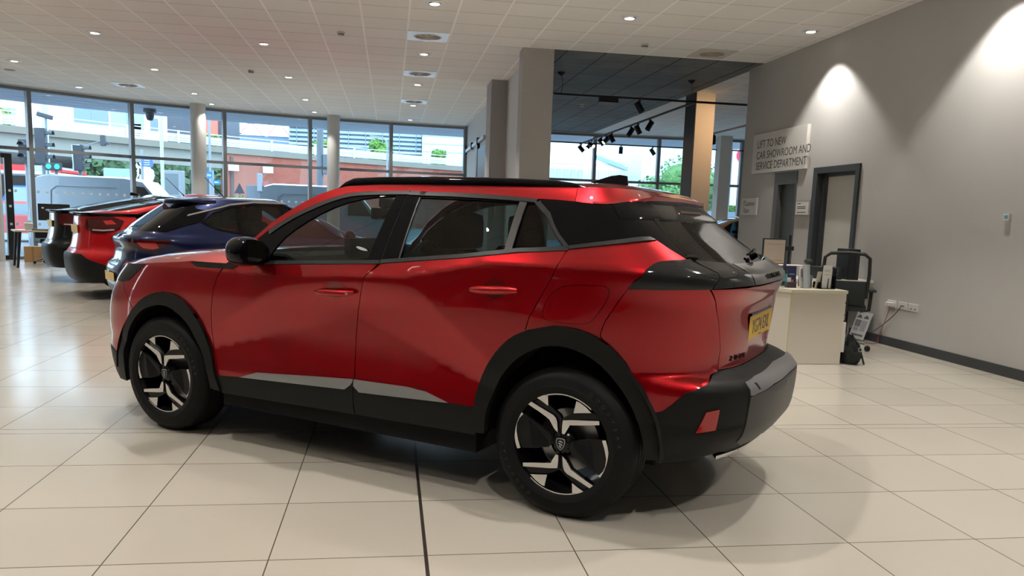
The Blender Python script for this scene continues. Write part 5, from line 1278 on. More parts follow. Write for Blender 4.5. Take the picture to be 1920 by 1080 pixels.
t=onto('pink_folder','thin pink and white folder lying on top of the booklets','folder',4.03,7.78); obj('folder_sheet',bx(-.16,.22,-.1,.1,.205,.211),mat('pink_edge',(.62,.50,.50),.5),t)
obj('folder_support',bx(-.12,.10,-.07,.07,0,.205),mat('box_dark',(.03,.035,.06),.5),t)
# framed notice on a stand behind the counter
t=thing('display_stand','dark framed notice on a thin black pole behind the red SUV','display stand',(4.90,9.45,0))
obj('stand_foot',bx(-.15,.15,-.15,.15,0,.02,bev=.006),TB,t); bm=bmesh.new(); tube(bm,[(.045,0,.01),(.045,0,1.235)],.016,10); obj('stand_pole',bm,TB,t); obj('clamp',bx(-.03,.09,-.035,.03,1.045,1.10,bev=.01),TB,t)
bm=bmesh.new(); box(bm,-.325,-.02,-.035,-.01,.86,1.19,.004); fr=obj('notice_frame',bm,mat('frame_black',(.02,.02,.02),.4),t)
obj('notice_sheet',bx(-.312,-.034,-.038,-.035,.885,1.175),mat('notice_cream',(.40,.34,.28),.6),fr)
for (za,zb,xa,xb) in ((1.115,1.122,-.28,-.07),(.91,.925,-.28,-.06),(1.055,1.057,-.28,-.2),(1.03,1.032,-.28,-.2)): obj('notice_print',bx(xa,xb,-.0395,-.038,za,zb),mat('notice_orange',(.40,.22,.09),.6),fr)
# back desk, printer, computer
t=thing('wall_desk','pale desk against the grey wall behind the swivel chair','desk',(5.30,9.22,0))
obj('desktop',bx(-.75,.49,-.30,.30,.70,.728,bev=.002),mat('desk_pale',(.58,.56,.50),.4),t)
for x in (-.70,.06): obj('desk_leg',bx(x,x+.04,-.26,.26,0,.70),PLASG,t)
obj('modesty_panel',bx(-.66,.06,.20,.22,.30,.70),DARK,t)
t=thing('printer','low black printer on the desk by the wall','printer',(5.24,9.1,.7285)); obj('printer_body',bx(-.13,.14,-.15,.15,0,.145,bev=.015),mat('printer_black',(.018,.02,.022),.4),t); obj('printer_screen',bx(.02,.10,-.153,-.150,.09,.125),PLASG,t); obj('printer_button',bx(.04,.08,-.153,-.150,.05,.08),mat('button_grey',(.2,.2,.2),.5),t); obj('paper_tray',bx(-.12,.13,-.18,-.15,.005,.02),TB,t)
t=thing('computer_tower','tall black computer tower on the desk by the wall','computer',(5.52,9.15,.7285)); obj('tower_case',bx(-.06,.08,-.2,.08,0,.37,bev=.006),mat('tower_black',(.010,.012,.013),.4),t); obj('tower_front',bx(.03,.078,-.203,-.2,.0,.36),mat('tower_edge',(.022,.024,.026),.3),t)
t=thing('table_lamp','small round black lamp head behind the counter','lamp',(5.02,9.1,.7285)); bm=bmesh.new(); lathe(bm,[(.001,0),(.06,0),(.06,.01),(.012,.014),(.012,.16),(.04,.175),(.055,.20),(.045,.225),(.001,.235)],20); obj('lamp_head',bm,mat('lamp_dark',(.03,.035,.035),.3),t,True)
# swivel chair
t=thing('swivel_chair','black mesh-back swivel chair beside the reception counter','chair',(4.99,8.26,0),math.radians(-26))
CB=mat('chair_black',(.012,.014,.014),.55); CM_=mat('chair_mesh',(.015,.020,.020),.8,alpha=1)
bm=bmesh.new()
hub=(0,0,.10)
obj('gas_column',tube(bmesh.new(),[(0,0,.09),(0,0,.45)],.028,12),CB,t,True)
for k in range(5):
    a=2*PI*k/5-.15; x,y=.31*math.cos(a),.31*math.sin(a)
    obj('base_leg',tube(bmesh.new(),[(0,0,.12),(x*.9,y*.9,.085)],[.028,.016],8),mat('chair_base_grey',(.22,.22,.21),.4),t,True)
    bm=bmesh.new(); lathe(bm,[(.001,-.022),(.028,-.022),(.032,-.006),(.032,.006),(.028,.022),(.001,.022)],16,'y',(x,y,.033)); obj('caster',bm,CB,t,True)
bm=bmesh.new(); box(bm,-.24,.24,-.22,.24,.45,.53,.035); obj('seat',bm,mat('seat_grey',(.035,.038,.042),.85),t,True)
bk=[(-.225,-.21,.60),(-.235,-.235,.85),(-.225,-.262,1.03),(-.17,-.272,1.075),(0,-.28,1.085),(.17,-.272,1.075),(.225,-.262,1.03),(.235,-.235,.85),(.225,-.21,.60)]
obj('back_frame',tube(bmesh.new(),bk,.019,10),CB,t,True)
bm=bmesh.new(); box(bm,-.215,.215,-.235,-.215,.52,.78,.01,M=None); obj('back_mesh',bm,CM_,t,True)
obj('back_bracket',bx(-.05,.05,-.26,-.05,.44,.60,bev=.02),CB,t)
for s in (-1,1):
    obj('armrest',tube(bmesh.new(),[(s*.20,0,.44),(s*.29,0,.45),(s*.30,0,.66)],.020,8),CB,t,True); obj('arm_pad',bx(s*.30-.04,s*.30+.04,-.12,.13,.66,.69,bev=.012),CB,t)
# black bag
t=thing('black_bag','crumpled black bag on the floor against the counter','bag',(4.59,7.36,0))
bm=bmesh.new(); bmesh.ops.create_icosphere(bm,subdivisions=4,radius=1.)
for v in bm.verts:
    x,y,z=v.co; w=1.0-.45*max(0,z)**1.2; k=1+.10*math.sin(9*x+4*z)*math.cos(7*y)+.05*math.sin(17*z+11*y)
    v.co=(x*.095*w*k-.02*max(0,z),y*.14*w*k,max(0.,(z+.72)*.165*k))
obj('bag_body',bm,mat('bag_fabric',(.010,.014,.013),.65,bump=(14,.5)),t,True)
obj('bag_strap',tube(bmesh.new(),[(-.05,-.05,.22),(-.02,-.08,.27),(.03,-.10,.20),(.05,-.13,.10),(.07,-.15,.012)],.010,8),mat('bag_strap',(.02,.024,.022),.6),t,True)
bm=bmesh.new(); tube(bm,[(.02+.02*math.cos(k*PI/8),-.145+.0*k,.16+.02*math.sin(k*PI/8)) for k in range(16)],.004,6,closed=True); obj('bag_ring',bm,SATIN,t)
# ---------------------------------------------------------------- desk at the far left
t=thing('office_table','wooden-topped table with black slanted legs behind the black car','table',(-6.86,17.95,0),math.radians(28))
obj('table_top',bx(-.75,.85,-.38,.38,.715,.745,bev=.003),mat('oak_top',(.50,.42,.30),.4),t)
for x,y in ((-.66,-.32),(-.66,.32),(.74,-.32),(.74,.32)):
    s=-1 if x<0 else 1
    obj('table_leg',tube(bmesh.new(),[(x,y,.715),(x+s*.06,y+(.03 if y>0 else -.03),.0)],[.035,.024],8),BFR,t)
t=thing('monitor','back of a black monitor on the oak-topped table','monitor',(-6.86,17.95,.745),math.radians(15)); obj('monitor_panel',bx(-.29,.29,-.03,.0,.20,.54,bev=.01),mat('monitor_back',(.012,.013,.014),.45),t); obj('monitor_label',bx(-.22,-.18,-.032,-.03,.44,.47),SIGNW,t); obj('monitor_stand',bx(-.03,.03,-.05,-.01,.01,.3),BFR,t); obj('monitor_foot',bx(-.12,.12,-.10,.08,0,.012,bev=.004),BFR,t)
t=thing('laptop','grey laptop lid standing under the monitor','laptop',(-6.38,18.08,.745),math.radians(15)); obj('laptop_lid',bx(-.18,.18,.0,.012,.012,.22,bev=.003,M=Matrix.Rotation(-.3,4,'X')),mat('laptop_grey',(.10,.11,.12),.3),t); obj('laptop_base',bx(-.18,.18,-.0,.22,0,.014),MATS['laptop_grey'],t)
t=thing('plastic_tub','translucent white tub on the left end of the table','tub',(-7.27,17.72,.745)); bm=bmesh.new(); lathe(bm,[(.001,0),(.07,0),(.085,.13),(.05,.16),(.05,.19),(.001,.19)],20); obj('tub_body',bm,mat('tub_white',(.55,.57,.56),.35),t,True)
t=thing('paper_tray','low brown paper tray on the oak table','tray',(-6.98,17.62,.745)); obj('tray_base',bx(-.15,.15,-.1,.1,0,.03),mat('tray_brown',(.14,.12,.09),.5),t)
t=thing('cardboard_box','brown cardboard box on the floor under the table','box',(-7.78,19.15,0),.3); obj('box_body',bx(-.17,.17,-.15,.15,0,.34,bev=.003),mat('cardboard',(.42,.25,.11),.8),t); obj('box_tape',bx(-.02,.02,-.152,-.15,0,.34),mat('tape',(.30,.17,.07),.5),t)
t=thing('office_chair','office chair with black mesh back under the oak table','chair',(-7.22,18.62,0),.6)
obj('gas_column',tube(bmesh.new(),[(0,0,.09),(0,0,.45)],.028,12),CB,t,True)
for k in range(5):
    a=2*PI*k/5+.5; x,y=.31*math.cos(a),.31*math.sin(a)
    obj('base_leg',tube(bmesh.new(),[(0,0,.14),(x*.9,y*.9,.085)],[.028,.016],8),MATS['chair_base_grey'],t,True)
    bm=bmesh.new(); lathe(bm,[(.001,-.022),(.028,-.022),(.032,.0),(.028,.022),(.001,.022)],14,'y',(x,y,.033)); obj('caster',bm,CB,t,True)
obj('seat',bx(-.25,.25,-.25,.25,.45,.55,bev=.03),CB,t); obj('back_rest',bx(-.24,.24,.2,.24,.45,.70,bev=.02),CB,t)
# ---------------------------------------------------------------- the street outside
bm=bmesh.new(); bm.faces.new([bm.verts.new(p) for p in ((-160,-30,-.06),(160,-30,-.06),(160,260,-.06),(-160,260,-.06))]); o=struct('ground',bm,mat('asphalt',(.16,.165,.17),.85,noise=(.6,.12,4)))
CONC=mat('concrete',(.20,.19,.155),.85,noise=(.8,.12,5)); CONCL=mat('concrete_pale',(.25,.25,.22),.8,noise=(.5,.06,4))
b=NB('brick_wall',rough=.85)
br=b.n.new('ShaderNodeTexBrick'); br.inputs['Scale'].default_value=1.0; br.inputs['Brick Width'].default_value=.30; br.inputs['Row Height'].default_value=.10; br.inputs['Mortar Size'].default_value=.012
br.inputs['Color1'].default_value=(.27,.060,.036,1); br.inputs['Color2'].default_value=(.32,.085,.055,1); br.inputs['Mortar'].default_value=(.31,.12,.085,1)
cx=b.n.new('ShaderNodeCombineXYZ'); b.l.new(b.x,cx.inputs[0]); b.l.new(b.z,cx.inputs[1]); b.l.new(cx.outputs[0],br.inputs['Vector'])
c=b.mix(b.math('MULTIPLY',b.math('GREATER_THAN',b.noise(.22,3),.55),.55),br.outputs[0],(.36,.17,.13)); c=b.mix(b.math('MULTIPLY',b.math('GREATER_THAN',b.noise(.5,5),.60),.5),c,(.20,.07,.045)); b.color(c)
VP=[(-44.,33.),(-32.,46.5),(-24.3,55.9),(-18.6,62.0),(-12.97,67.2),(-6.4,71.6),(0,75.2),(6.9,78.7),(14,81.8),(30,87.)]
def along(a,bp,off):
    t=Vector((bp[0]-a[0],bp[1]-a[1],0)).normalized(); n=Vector((-t.y,t.x,0)); return n*off
def wallstrip(bm,pts,z0,z1,d0,d1):
    P=[Vector((x,y,0)) for x,y in pts]; N=[]
    for i in range(len(P)):
        a=P[max(0,i-1)];c_=P[min(len(P)-1,i+1)]; t=(c_-a).normalized(); N.append(Vector((-t.y,t.x,0)))
    A=[p+n*d0 for p,n in zip(P,N)];B=[p+n*d1 for p,n in zip(P,N)]
    rows=[[(p.x,p.y,z0) for p in A],[(p.x,p.y,z1) for p in A],[(p.x,p.y,z1) for p in B],[(p.x,p.y,z0) for p in B],[(p.x,p.y,z0) for p in A]]
    grid(bm,rows)
via=thing('viaduct','long concrete road viaduct with pale girder crossing the view outside','viaduct',(0,0,0))
bm=bmesh.new(); wallstrip(bm,VP,5.55,6.0,0,.5); obj('parapet',bm,CONC,via)
bm=bmesh.new(); wallstrip(bm,VP[:5],4.35,5.55,.3,.9); wallstrip(bm,VP[:5],4.95,5.2,.9,12.); obj('girder',bm,CONCL,via)
bm=bmesh.new(); wallstrip(bm,VP[4:],5.2,5.55,.5,12.); obj('deck_edge',bm,CONC,via)
bm=bmesh.new(); wallstrip(bm,[(-12.97+.4,67.5),(-12.9+7.,79.)],-.06,5.3,0,.6); wallstrip(bm,[(-34,66),(-26,72)],-.06,5.,0,.5); obj('abutment',bm,mat('abutment_dark',(.12,.105,.10),.9),via)
bw=thing('retaining_wall','red brick retaining wall below the raised road outside','brick wall',(0,0,0))
bm=bmesh.new(); wallstrip(bm,VP[4:],-.06,5.56,.18,.8); obj('wall_face',bm,b.m,bw)
for x,y in ((-9.9,69.0),(3.2,76.6),(-12.3,67.4)): obj('wall_plate',bx(x-.4,x+.4,y-.25,y-.15,4.2,4.8),mat('plate_pale',(.6,.7,.72),.6),bw)
rl=thing('road_railing','pale blue slatted metal railing along the top of the viaduct','railing',(0,0,0))
RL=mat('railing_pale',(.55,.66,.70),.5)
for k,z in enumerate((6.08,6.24,6.40,6.54)):
    bm=bmesh.new(); wallstrip(bm,VP,z,z+.13,.2,.24); obj('rail_slat',bm,RL,rl)
bm=bmesh.new(); wallstrip(bm,VP,6.86,6.92,.2,.26); obj('top_rail',bm,RL,rl)
acc=0
for i in range(len(VP)-1):
    a=Vector((*VP[i],0));c_=Vector((*VP[i+1],0)); n=int((c_-a).length/3.1)
    for k in range(n):
        p=a+(c_-a)*(k/n); obj('rail_post',bx(p.x-.07,p.x+.07,p.y+.05,p.y+.15,6.0,6.92),mat('post_white',(.70,.78,.78),.5),rl)
# trees
LEAF=mat('leaves',(.070,.13,.055),.7,noise=(1.5,.35,3)); LEAF2=mat('leaves_bright',(.11,.24,.04),.7,noise=(1.5,.35,3)); BARK=mat('bark',(.08,.06,.045),.9)
def tree(label,x,y,z0,h,r,m=None,n=2600,seed=1,name='tree',group=None,ls=.16):
    rnd=random.Random(seed); t=thing(name,label,'tree' if name=='tree' else 'shrub',(x,y,z0),group=group)
    if name=='tree': obj('trunk',tube(bmesh.new(),[(0,0,0),(.05,0,h*.5),(0,.05,h*.8)],[.18,.13,.05],8),BARK,t,True)
    blobs=[(rnd.uniform(-.55,.55)*r,rnd.uniform(-.5,.5)*r,h-r*.9+rnd.uniform(-.55,.5)*r,r*rnd.uniform(.35,.6)) for _ in range(12)]
    vs=[];fs=[]
    for k in range(n):
        b_=blobs[k%len(blobs)]; d=Vector((rnd.gauss(0,1),rnd.gauss(0,1),rnd.gauss(0,1))).normalized(); p=Vector(b_[:3])+d*b_[3]*rnd.uniform(.75,1.05)
        if p.z<.05: p.z=.05
        u=Vector((rnd.gauss(0,1),rnd.gauss(0,1),rnd.gauss(0,1))).cross(d).normalized(); w=u.cross(d+Vector((rnd.gauss(0,.5),rnd.gauss(0,.5),rnd.gauss(0,.5)))).normalized(); s=ls*rnd.uniform(.6,1.3); i=len(vs)
        vs+=[p-u*s-w*s*.5,p+u*s-w*s*.4,p+u*s*.8+w*s*.7,p-u*s*.7+w*s*.6]; fs.append((i,i+1,i+2,i+3))
    me=bpy.data.meshes.new('crown'); me.from_pydata([tuple(v) for v in vs],[],fs); link('crown',me,m or LEAF,t)
    for b_ in blobs: pass
    bm=bmesh.new()
    for b_ in blobs: bmesh.ops.create_icosphere(bm,subdivisions=2,radius=b_[3]*.72,matrix=Matrix.Translation(b_[:3]))
    obj('crown_core',bm,m or LEAF,t)
    return t
for i,(x,y,h,r) in enumerate(((-34.5,79,6.5,2.5),(-30,86,6.8,2.7),(-25.6,79,6.3,2.6),(-21.5,86,6.6,2.6),(-16.6,88.5,6.0,1.9))): tree('dark tree seen under the viaduct, %s'%['leftmost','second from the left','middle','second from the right','rightmost'][i],x,y,-.06,h,r,seed=i,n=1500,ls=.3)
tree('large round green tree seen through the far right windows',16.6,45,-.06,5.2,3.0,mat('leaves_mid',(.09,.21,.06),.7,noise=(1.5,.35,3)),7000,11,ls=.085)
tree('green tree right of the pale column in the far windows',23.2,50.5,-.06,4.6,1.7,LEAF2,3500,12,ls=.08); tree('pale green tree between the two cream columns',20.3,44.5,-.06,4.9,1.5,LEAF2,2600,14,ls=.08)
for i,(x,y,z,r,l) in enumerate(((-1.0,77.5,6.0,1.7,'bush on the raised road right of the round column'),(4.6,80.0,6.,1.2,'small bush on the raised road further right'),(-6.2,74,6.,1.2,'bush on the raised road behind the dark post'),(-14.2,68.5,6.,.9,'small tree on the viaduct above the left cars'),(-27,62,6,1.3,'yellowish shrubs on the viaduct at far left'))): tree(l,x,y,z,r*1.25,r*.75,mat('leaves_yellow',(.20,.26,.07),.7) if i==4 else LEAF2,1500,20+i,'shrub',ls=.10)
for i,(x,y,r,l) in enumerate(((-7.6,40.9,.8,'bright green bush behind the second van, left part'),(-5.3,41.2,1.1,'bright green bush behind the second van, tallest part'),(-3.3,40.5,.7,'bright green bush beside the dark post'),(-9.9,42.5,.8,'low green bush under the blue road signs'))): tree(l,x,y,-.06,r*1.9+.35,r,LEAF2,2200,30+i,'shrub',ls=.05)
# vans
def van(label,x0,x1,y,zt,m):
    L=x1-x0; t=thing('parked_van',label,'van',((x0+x1)/2,y,-.05)); h=L/2; zt=zt+.05
    prof=[(-h,.35),(-h,.9),(-h+.06,zt-.35),(-h+.18,zt-.08),(-h+.45,zt),(h-2.0,zt-.01),(h-1.5,zt-.10),(h-.85,1.25),(h-.15,1.0),(h,.8),(h,.35)]
    bm=bmesh.new(); rows=[]
    for yy,f in ((-.93,.0),(-.97,.03),(-.97,.05),(-.84,.0),(0,-.03),(.84,.0),(.97,.05),(.93,0)): pass
    secs=[(-.96,.98),(-.80,1.0),(0,1.01),(.80,1.),(.96,.98)]
    V=[]
    for yy,f in secs: V.append([bm.verts.new((x,yy if z<1.2 else yy*(1-.10*(z-1.2)),z*(1 if z<zt*.8 else f))) for x,z in prof])
    for i in range(len(V)-1):
        for j in range(len(prof)-1): bm.faces.new((V[i][j],V[i][j+1],V[i+1][j+1],V[i+1][j]))
    bm.faces.new(V[0]); bm.faces.new(V[-1][::-1]); obj('van_body',bm,m,t,True,angle=math.radians(28))
    bm=bmesh.new(); prism(bm,[(h-1.75,1.25),(h-1.0,1.25),(h-1.45,zt-.28),(h-1.75,zt-.25)],-.985,-.93,lambda a,b_,d:(a,d+.04*max(0,b_-1.2),b_)); obj('side_window',bm,GLOSS,t)
    bm=bmesh.new(); q=[(-h+.6,zt-.45),(-h+.75,zt-.32),(h-2.2,zt-.32),(h-2.2,zt-.335),(-h+.76,zt-.335),(-h+.615,zt-.455),(-h+.60,.7),(-h+.592,.7)]; prism(bm,q,-.975,-.90,lambda a,b_,d:(a,d+.09*max(0,b_-1.2),b_)); obj('panel_crease',bm,mat('van_crease',(.16,.18,.20),.5),t)
    for x in (-h+.8,h-.95):
        bm=bmesh.new(); lathe(bm,[(.001,0),(.2,0),(.34,.02),(.34,.22),(.001,.22)],24,'y',(x,-.95,.34)); obj('wheel',bm,RUBB,t,True)
    return t
VANM=mat('van_grey',(.34,.38,.42),.3,.3,coat=.5); VANB=mat('van_pale_blue',(.42,.52,.58),.3,.2,coat=.5)
van('pale silver van parked right outside the window on the left',-10.1,-5.55,25.6,2.10,VANM); van('second silver van parked outside, behind the blue car',-4.15,.4,27.6,2.14,VANM)
# lights, posts and signs
PG=mat('post_grey',(.10,.12,.14),.5); PGL=mat('post_pale_green',(.42,.58,.55),.5); PGM=mat('post_mid_grey',(.22,.25,.28),.5)
def post(name,label,cat,x,y,z,r,m): 
    t=thing(name,label,cat,(x,y,-.06)); obj('post',tube(bmesh.new(),[(0,0,0),(0,0,z)],r,12),m,t,True); return t
p=post('lamp_post','pale green lamp post left of the round column outside','lamp post',-9.2,35,8.5,.07,PGL)
p=post('lamp_post','pale green lamp post behind the traffic lights at far left','lamp post',-12.4,32,8.5,.10,PGL)
p=post('lamp_post','thin grey lamp post with a curved arm in front of the brick wall','lamp post',-13.0,62,7.6,.09,PGM); obj('lamp_arm',tube(bmesh.new(),[(0,0,7.55),(-.5,0,7.9),(-1.6,0,8.0)],.06,8),PGM,p,True); obj('lamp_head',bx(-2.2,-1.5,-.1,.1,7.95,8.07,bev=.02),PG,p)
p=post('lamp_post','thin grey lamp post with a curved arm right of the round column','lamp post',-.3,66,7.,.07,PGM); obj('lamp_arm',tube(bmesh.new(),[(0,0,6.9),(-.4,0,7.3),(-1.4,0,7.35)],.05,8),PGM,p,True)
p=post('steel_mast','thick dark grey mast standing left of the round column outside','mast',-2.93,35,6.2,.14,PG); obj('mast_box',bx(.12,.35,-.15,.15,2.9,3.72,bev=.02),PG,p)
SIGB=mat('sign_blue',(.02,.16,.52),.5); SIGB2=mat('sign_royal_blue',(.07,.13,.42),.5)
def tsignal(label,x,y,z,n,m_on,on,face=-1,bh=.30,pole=True,plate=None,s=1.):
    t=thing('traffic_light',label,'traffic light',(x,y,-.06))
    if pole: obj('post',tube(bmesh.new(),[(0,.1,0),(0,.1,z+n*bh*.5)],.055,10),PGM,t,True)
    obj('signal_housing',bx(-.15*s,.15*s,-.11,.11,z-n*bh/2,z+n*bh/2,bev=.02),mat('signal_black',(.05,.055,.065),.5),t)
    for k in range(n):
        zz=z+(n/2-.5-k)*bh
        bm=bmesh.new(); lathe(bm,[(.10*s,0),(.115*s,.20)],16,'x' if face==0 else 'y',(0 if face else .15,-.11 if face else 0,zz) ,a0=0,a1=PI)
        if face: bm.transform(Matrix.Translation((0,-.2,0)))
        obj('visor',bm,MATS['signal_black'],t,True)
        bm=bmesh.new(); cyl(bm,(0 if face else .155,-.125 if face else 0,zz),.085*s,.01,16,'y' if face else 'x'); obj('signal_lens',bm,m_on if k==on else mat('lens_dark',(.05,.05,.05),.3),t)
    return t
GRN=mat('signal_green',(.02,.3,.2),.3,emit=(.02,.9,.55),es=2.2); RDS=mat('signal_red',(.4,.02,.02),.3,emit=(1,.10,.10),es=1.6)
tsignal('large dark traffic light seen from the side at far left, hoods pointing right',-10.60,27,3.06,3,GRN,9,face=0,bh=.36)
tsignal('traffic light behind the window post at far left, seen from behind',-11.20,27.3,2.90,2,GRN,9,bh=.36)
t=tsignal('traffic light with white-edged plate and a long arm',-9.65,27.3,2.77,3,GRN,9,face=0,bh=.27)
obj('white_border',tube(bmesh.new(),[(-.12,-.12,-.40+2.77),(-.14,-.12,2.77+.38),(.08,-.12,2.77+.38)],.016,6),mat('border_white',(.6,.7,.75),.5),t)
bm=bmesh.new(); box(bm,-.22,.22,-.08,.08,-.10,.13,.02); o=obj('crossing_signal',bm,MATS['signal_black']); tag(o,'green pedestrian and cycle signal box glowing at far left','crossing signal'); o.location=(-10.22,26.85,2.37)
for dx in (-.11,.13): bm=bmesh.new(); cyl(bm,(dx,-.095,.02),.075,.01,18,'y'); obj('green_lens',bm,GRN,o)
obj('post',tube(bmesh.new(),[(.05,.05,-2.43),(.05,.05,.0)],.05,8),PGM,o,True)
t=thing('signal_camera','small camera signal on a thin slanting arm over the road','camera',(-10.6,32.5,3.62)); obj('camera_head',bx(-.10,.08,-.08,.08,-.18,.22,bev=.03),MATS['signal_black'],t); obj('camera_hood',bx(.05,.2,-.08,.08,-.12,-.02,bev=.02),MATS['signal_black'],t); obj('arm',tube(bmesh.new(),[(-.1,0,.0),(-.8,0,-.25),(-.8,0,-3.68)],.02,6),PGM,t,True)
t=thing('road_camera','black road camera beside the window post at far left','camera',(-10.75,27.8,3.98)); obj('camera_body',bx(-.25,.2,-.08,.08,-.07,.07,bev=.03,M=Matrix.Rotation(.25,4,'Y')),MATS['signal_black'],t); obj('bracket',tube(bmesh.new(),[(0,0,-.05),(0,0,-4.04)],.03,8),PGM,t)
p=post('road_sign','royal blue arrow-shaped direction sign left of the lamp post','road sign',-11.4,40,3.9,.06,PGM)
bm=bmesh.new(); prism(bm,[(0,3.14),(.46,3.10),(.52,3.28),(.46,3.50),(0,3.52)],-.06,-.03,lambda a,b_,d:(a,d,b_)); s_=obj('sign_face',bm,SIGB2,p)
for z in (3.40,3.30,3.20): obj('sign_text_bar',bx(.10,.36,-.065,-.06,z,z+.03),mat('sign_pale',(.55,.6,.7),.6),s_)
p=post('road_sign','blue cycle route sign with a white bicycle mark right of the round column','road sign',-9.30,45,3.3,.06,PGM); obj('sign_face',bx(-.36,-.04,-.06,-.03,2.88,3.22),SIGB,p); 
bm=bmesh.new(); 
for cx_ in (-.26,-.13): tube(bm,[(cx_+.045*math.cos(k*PI/6),-.065,3.02+.045*math.sin(k*PI/6)) for k in range(12)],.008,5,closed=True)
tube(bm,[(-.26,-.065,3.02),(-.22,-.065,3.09),(-.13,-.065,3.02)],.008,5); obj('bicycle_mark',bm,mat('sign_mark_white',(.8,.85,.9),.6),p)
bm=bmesh.new(); prism(bm,[(.02,2.57),(.34,2.57),(.42,2.68),(.34,2.79),(.02,2.79)],-.06,-.03,lambda a,b_,d:(a,d,b_)); s_=obj('sign_face',bm,SIGB,p); obj('sign_text_bar',bx(.08,.28,-.065,-.06,2.66,2.70),MATS['sign_mark_white'],s_)
p=post('road_sign','dark triangular warning sign seen from behind, before the brick wall','road sign',-7.06,40,2.5,.035,PG); bm=bmesh.new(); prism(bm,[(-.24,2.06),(.24,2.06),(0,2.55)],-.05,-.03,lambda a,b_,d:(a,d,b_)); obj('sign_face',bm,mat('sign_back',(.03,.035,.045),.6),p)
p=post('traffic_light','grey traffic light with a glowing red lamp before the brick wall','traffic light',-5.85,38,2.9,.05,PG); obj('signal_housing',bx(-.09,.12,-.12,.12,2.15,2.95,bev=.03),PGM,p); bm=bmesh.new(); cyl(bm,(.30,-.1,2.46),.09,.02,16,'y'); obj('red_lens',bm,RDS,p); obj('red_box',bx(.18,.42,-.09,.05,2.33,2.6,bev=.02),PG,p)
t=thing('control_cabinet','dark grey roadside cabinet in front of the brick wall','cabinet',(-6.05,38.4,-.06)); obj('cabinet_body',bx(-.42,.42,-.2,.2,0,2.42,bev=.02),mat('cabinet_grey',(.13,.15,.17),.6),t)
t=thing('sign_back','pale blue-grey back of a large road sign seen under the viaduct','road sign',(-14.0,45,-.06)); obj('sign_plate',bx(-.72,.70,-.03,.03,2.66,3.20),mat('sign_back_blue',(.26,.36,.44),.5),t)
for x in (-.35,.35): obj('sign_post',tube(bmesh.new(),[(x,.05,0),(x,.05,3.2)],.04,8),PGM,t)
t=thing('bus_shelter','grey glazed kiosk beside the round column, outside','kiosk',(-10.2,40,-.06)); obj('kiosk_body',bx(-.30,.62,-.3,.3,.0,3.0,bev=.03),mat('kiosk_grey',(.20,.23,.25),.4),t); obj('kiosk_panel',bx(-.15,.45,-.31,-.3,1.9,2.85),mat('kiosk_panel',(.10,.13,.15),.2),t)
# petrol station
t=thing('petrol_canopy','red and white petrol station canopy at far left outside','canopy',(-20.4,50,-.06))
obj('canopy_white',bx(-2.6,1.75,-.1,4,2.88,3.05),mat('canopy_white',(.75,.78,.80),.5),t); obj('canopy_red',bx(-2.6,.20,-.12,4,3.05,3.38),mat('canopy_red',(.70,.03,.03),.5),t); obj('canopy_red_end',bx(1.25,1.75,-.12,4,3.0,3.20),MATS['canopy_red'],t); obj('canopy_grey',bx(.2,1.25,-.11,4,3.05,3.38),mat('canopy_grey',(.35,.42,.50),.5),t)
for x in (-.3,1.0): obj('canopy_leg',tube(bmesh.new(),[(x,1,0),(x,1,2.9)],.12,10),MATS['canopy_white'],t)
# street cars seen at far left
def street_car(label,x,y,m,L=2.2,h=1.3):
    t=thing('street_car',label,'car',(x,y,-.06)); pr=[(-L,.3),(-L,.75),(-L*.7,.85),(-L*.42,h),(L*.35,h+.02),(L*.75,.9),(L,.85),(L,.3)]
    bm=bmesh.new(); prism(bm,pr,-.8,.8,lambda a,b_,d:(a,d*(1 if b_<.95 else .85),b_)); obj('car_body',bm,m,t)
    bm=bmesh.new(); prism(bm,[(-L*.58,.92),(-L*.40,h-.08),(L*.30,h-.07),(L*.55,.92)],-.79,-.74,lambda a,b_,d:(a,d,b_)); obj('car_window',bm,mat('street_glass',(.22,.30,.32),.1),t)
    for x_ in (-L*.62,L*.62): bm=bmesh.new(); cyl(bm,(x_,-.82,.32),.32,.2,20,'y'); obj('wheel',bm,RUBB,t)
street_car('pale red car driving past at far left',-12.0,30,mat('street_red',(.55,.10,.10),.4),1.9,1.35); street_car('bright blue car behind the red one at far left',-17.8,44,mat('street_blue',(.02,.10,.42),.4),1.9,2.1)
obj_=bx(-.05,.05,-.05,.05,0,1.6); o=obj('yellow_post',obj_,mat('post_yellow',(.62,.48,.03),.5)); o.location=(-9.98,28,-.06); tag(o,'yellow marker post beside the left window post outside','bollard')
# buildings
BW=mat('render_white',(.72,.78,.82),.7); BLU=mat('cladding_blue_grey',(.20,.27,.36),.6); GLZ=mat('building_glass',(.30,.48,.55),.15)
def building(label,x0,x1,y0,y1,z1,m,name='building'):
    t=thing(name,label,'building',((x0+x1)/2,y0,-.06)); h=(x1-x0)/2
    obj('walls',bx(-h,h,0,y1-y0,0,z1),m,t); return t,h
t,h=building('white office block behind the viaduct at far left',-62,-27,110,122,19,BW)
for xa,xb,za,zb,mm in ((-47.3,-46.0,10.4,12.6,GLZ),(-44.3,-42.2,10.2,12.6,mat('window_bright',(.72,.80,.86),.2)),(-39.2,-35.2,10.9,14.5,BLU),(-34.9,-31.0,9.9,14.0,GLZ),(-30.2,-29.3,10.2,12.2,BLU),(-33.,-31.3,9.9,11.4,MATS['window_bright'])):
    w_=obj('window',bx(xa+44.5,xb+44.5,-.12,0,za,zb),mm,t); obj('window_bar',bx((xa+xb)/2+44.45,(xa+xb)/2+44.55,-.14,-.12,za,zb),BLU,w_)
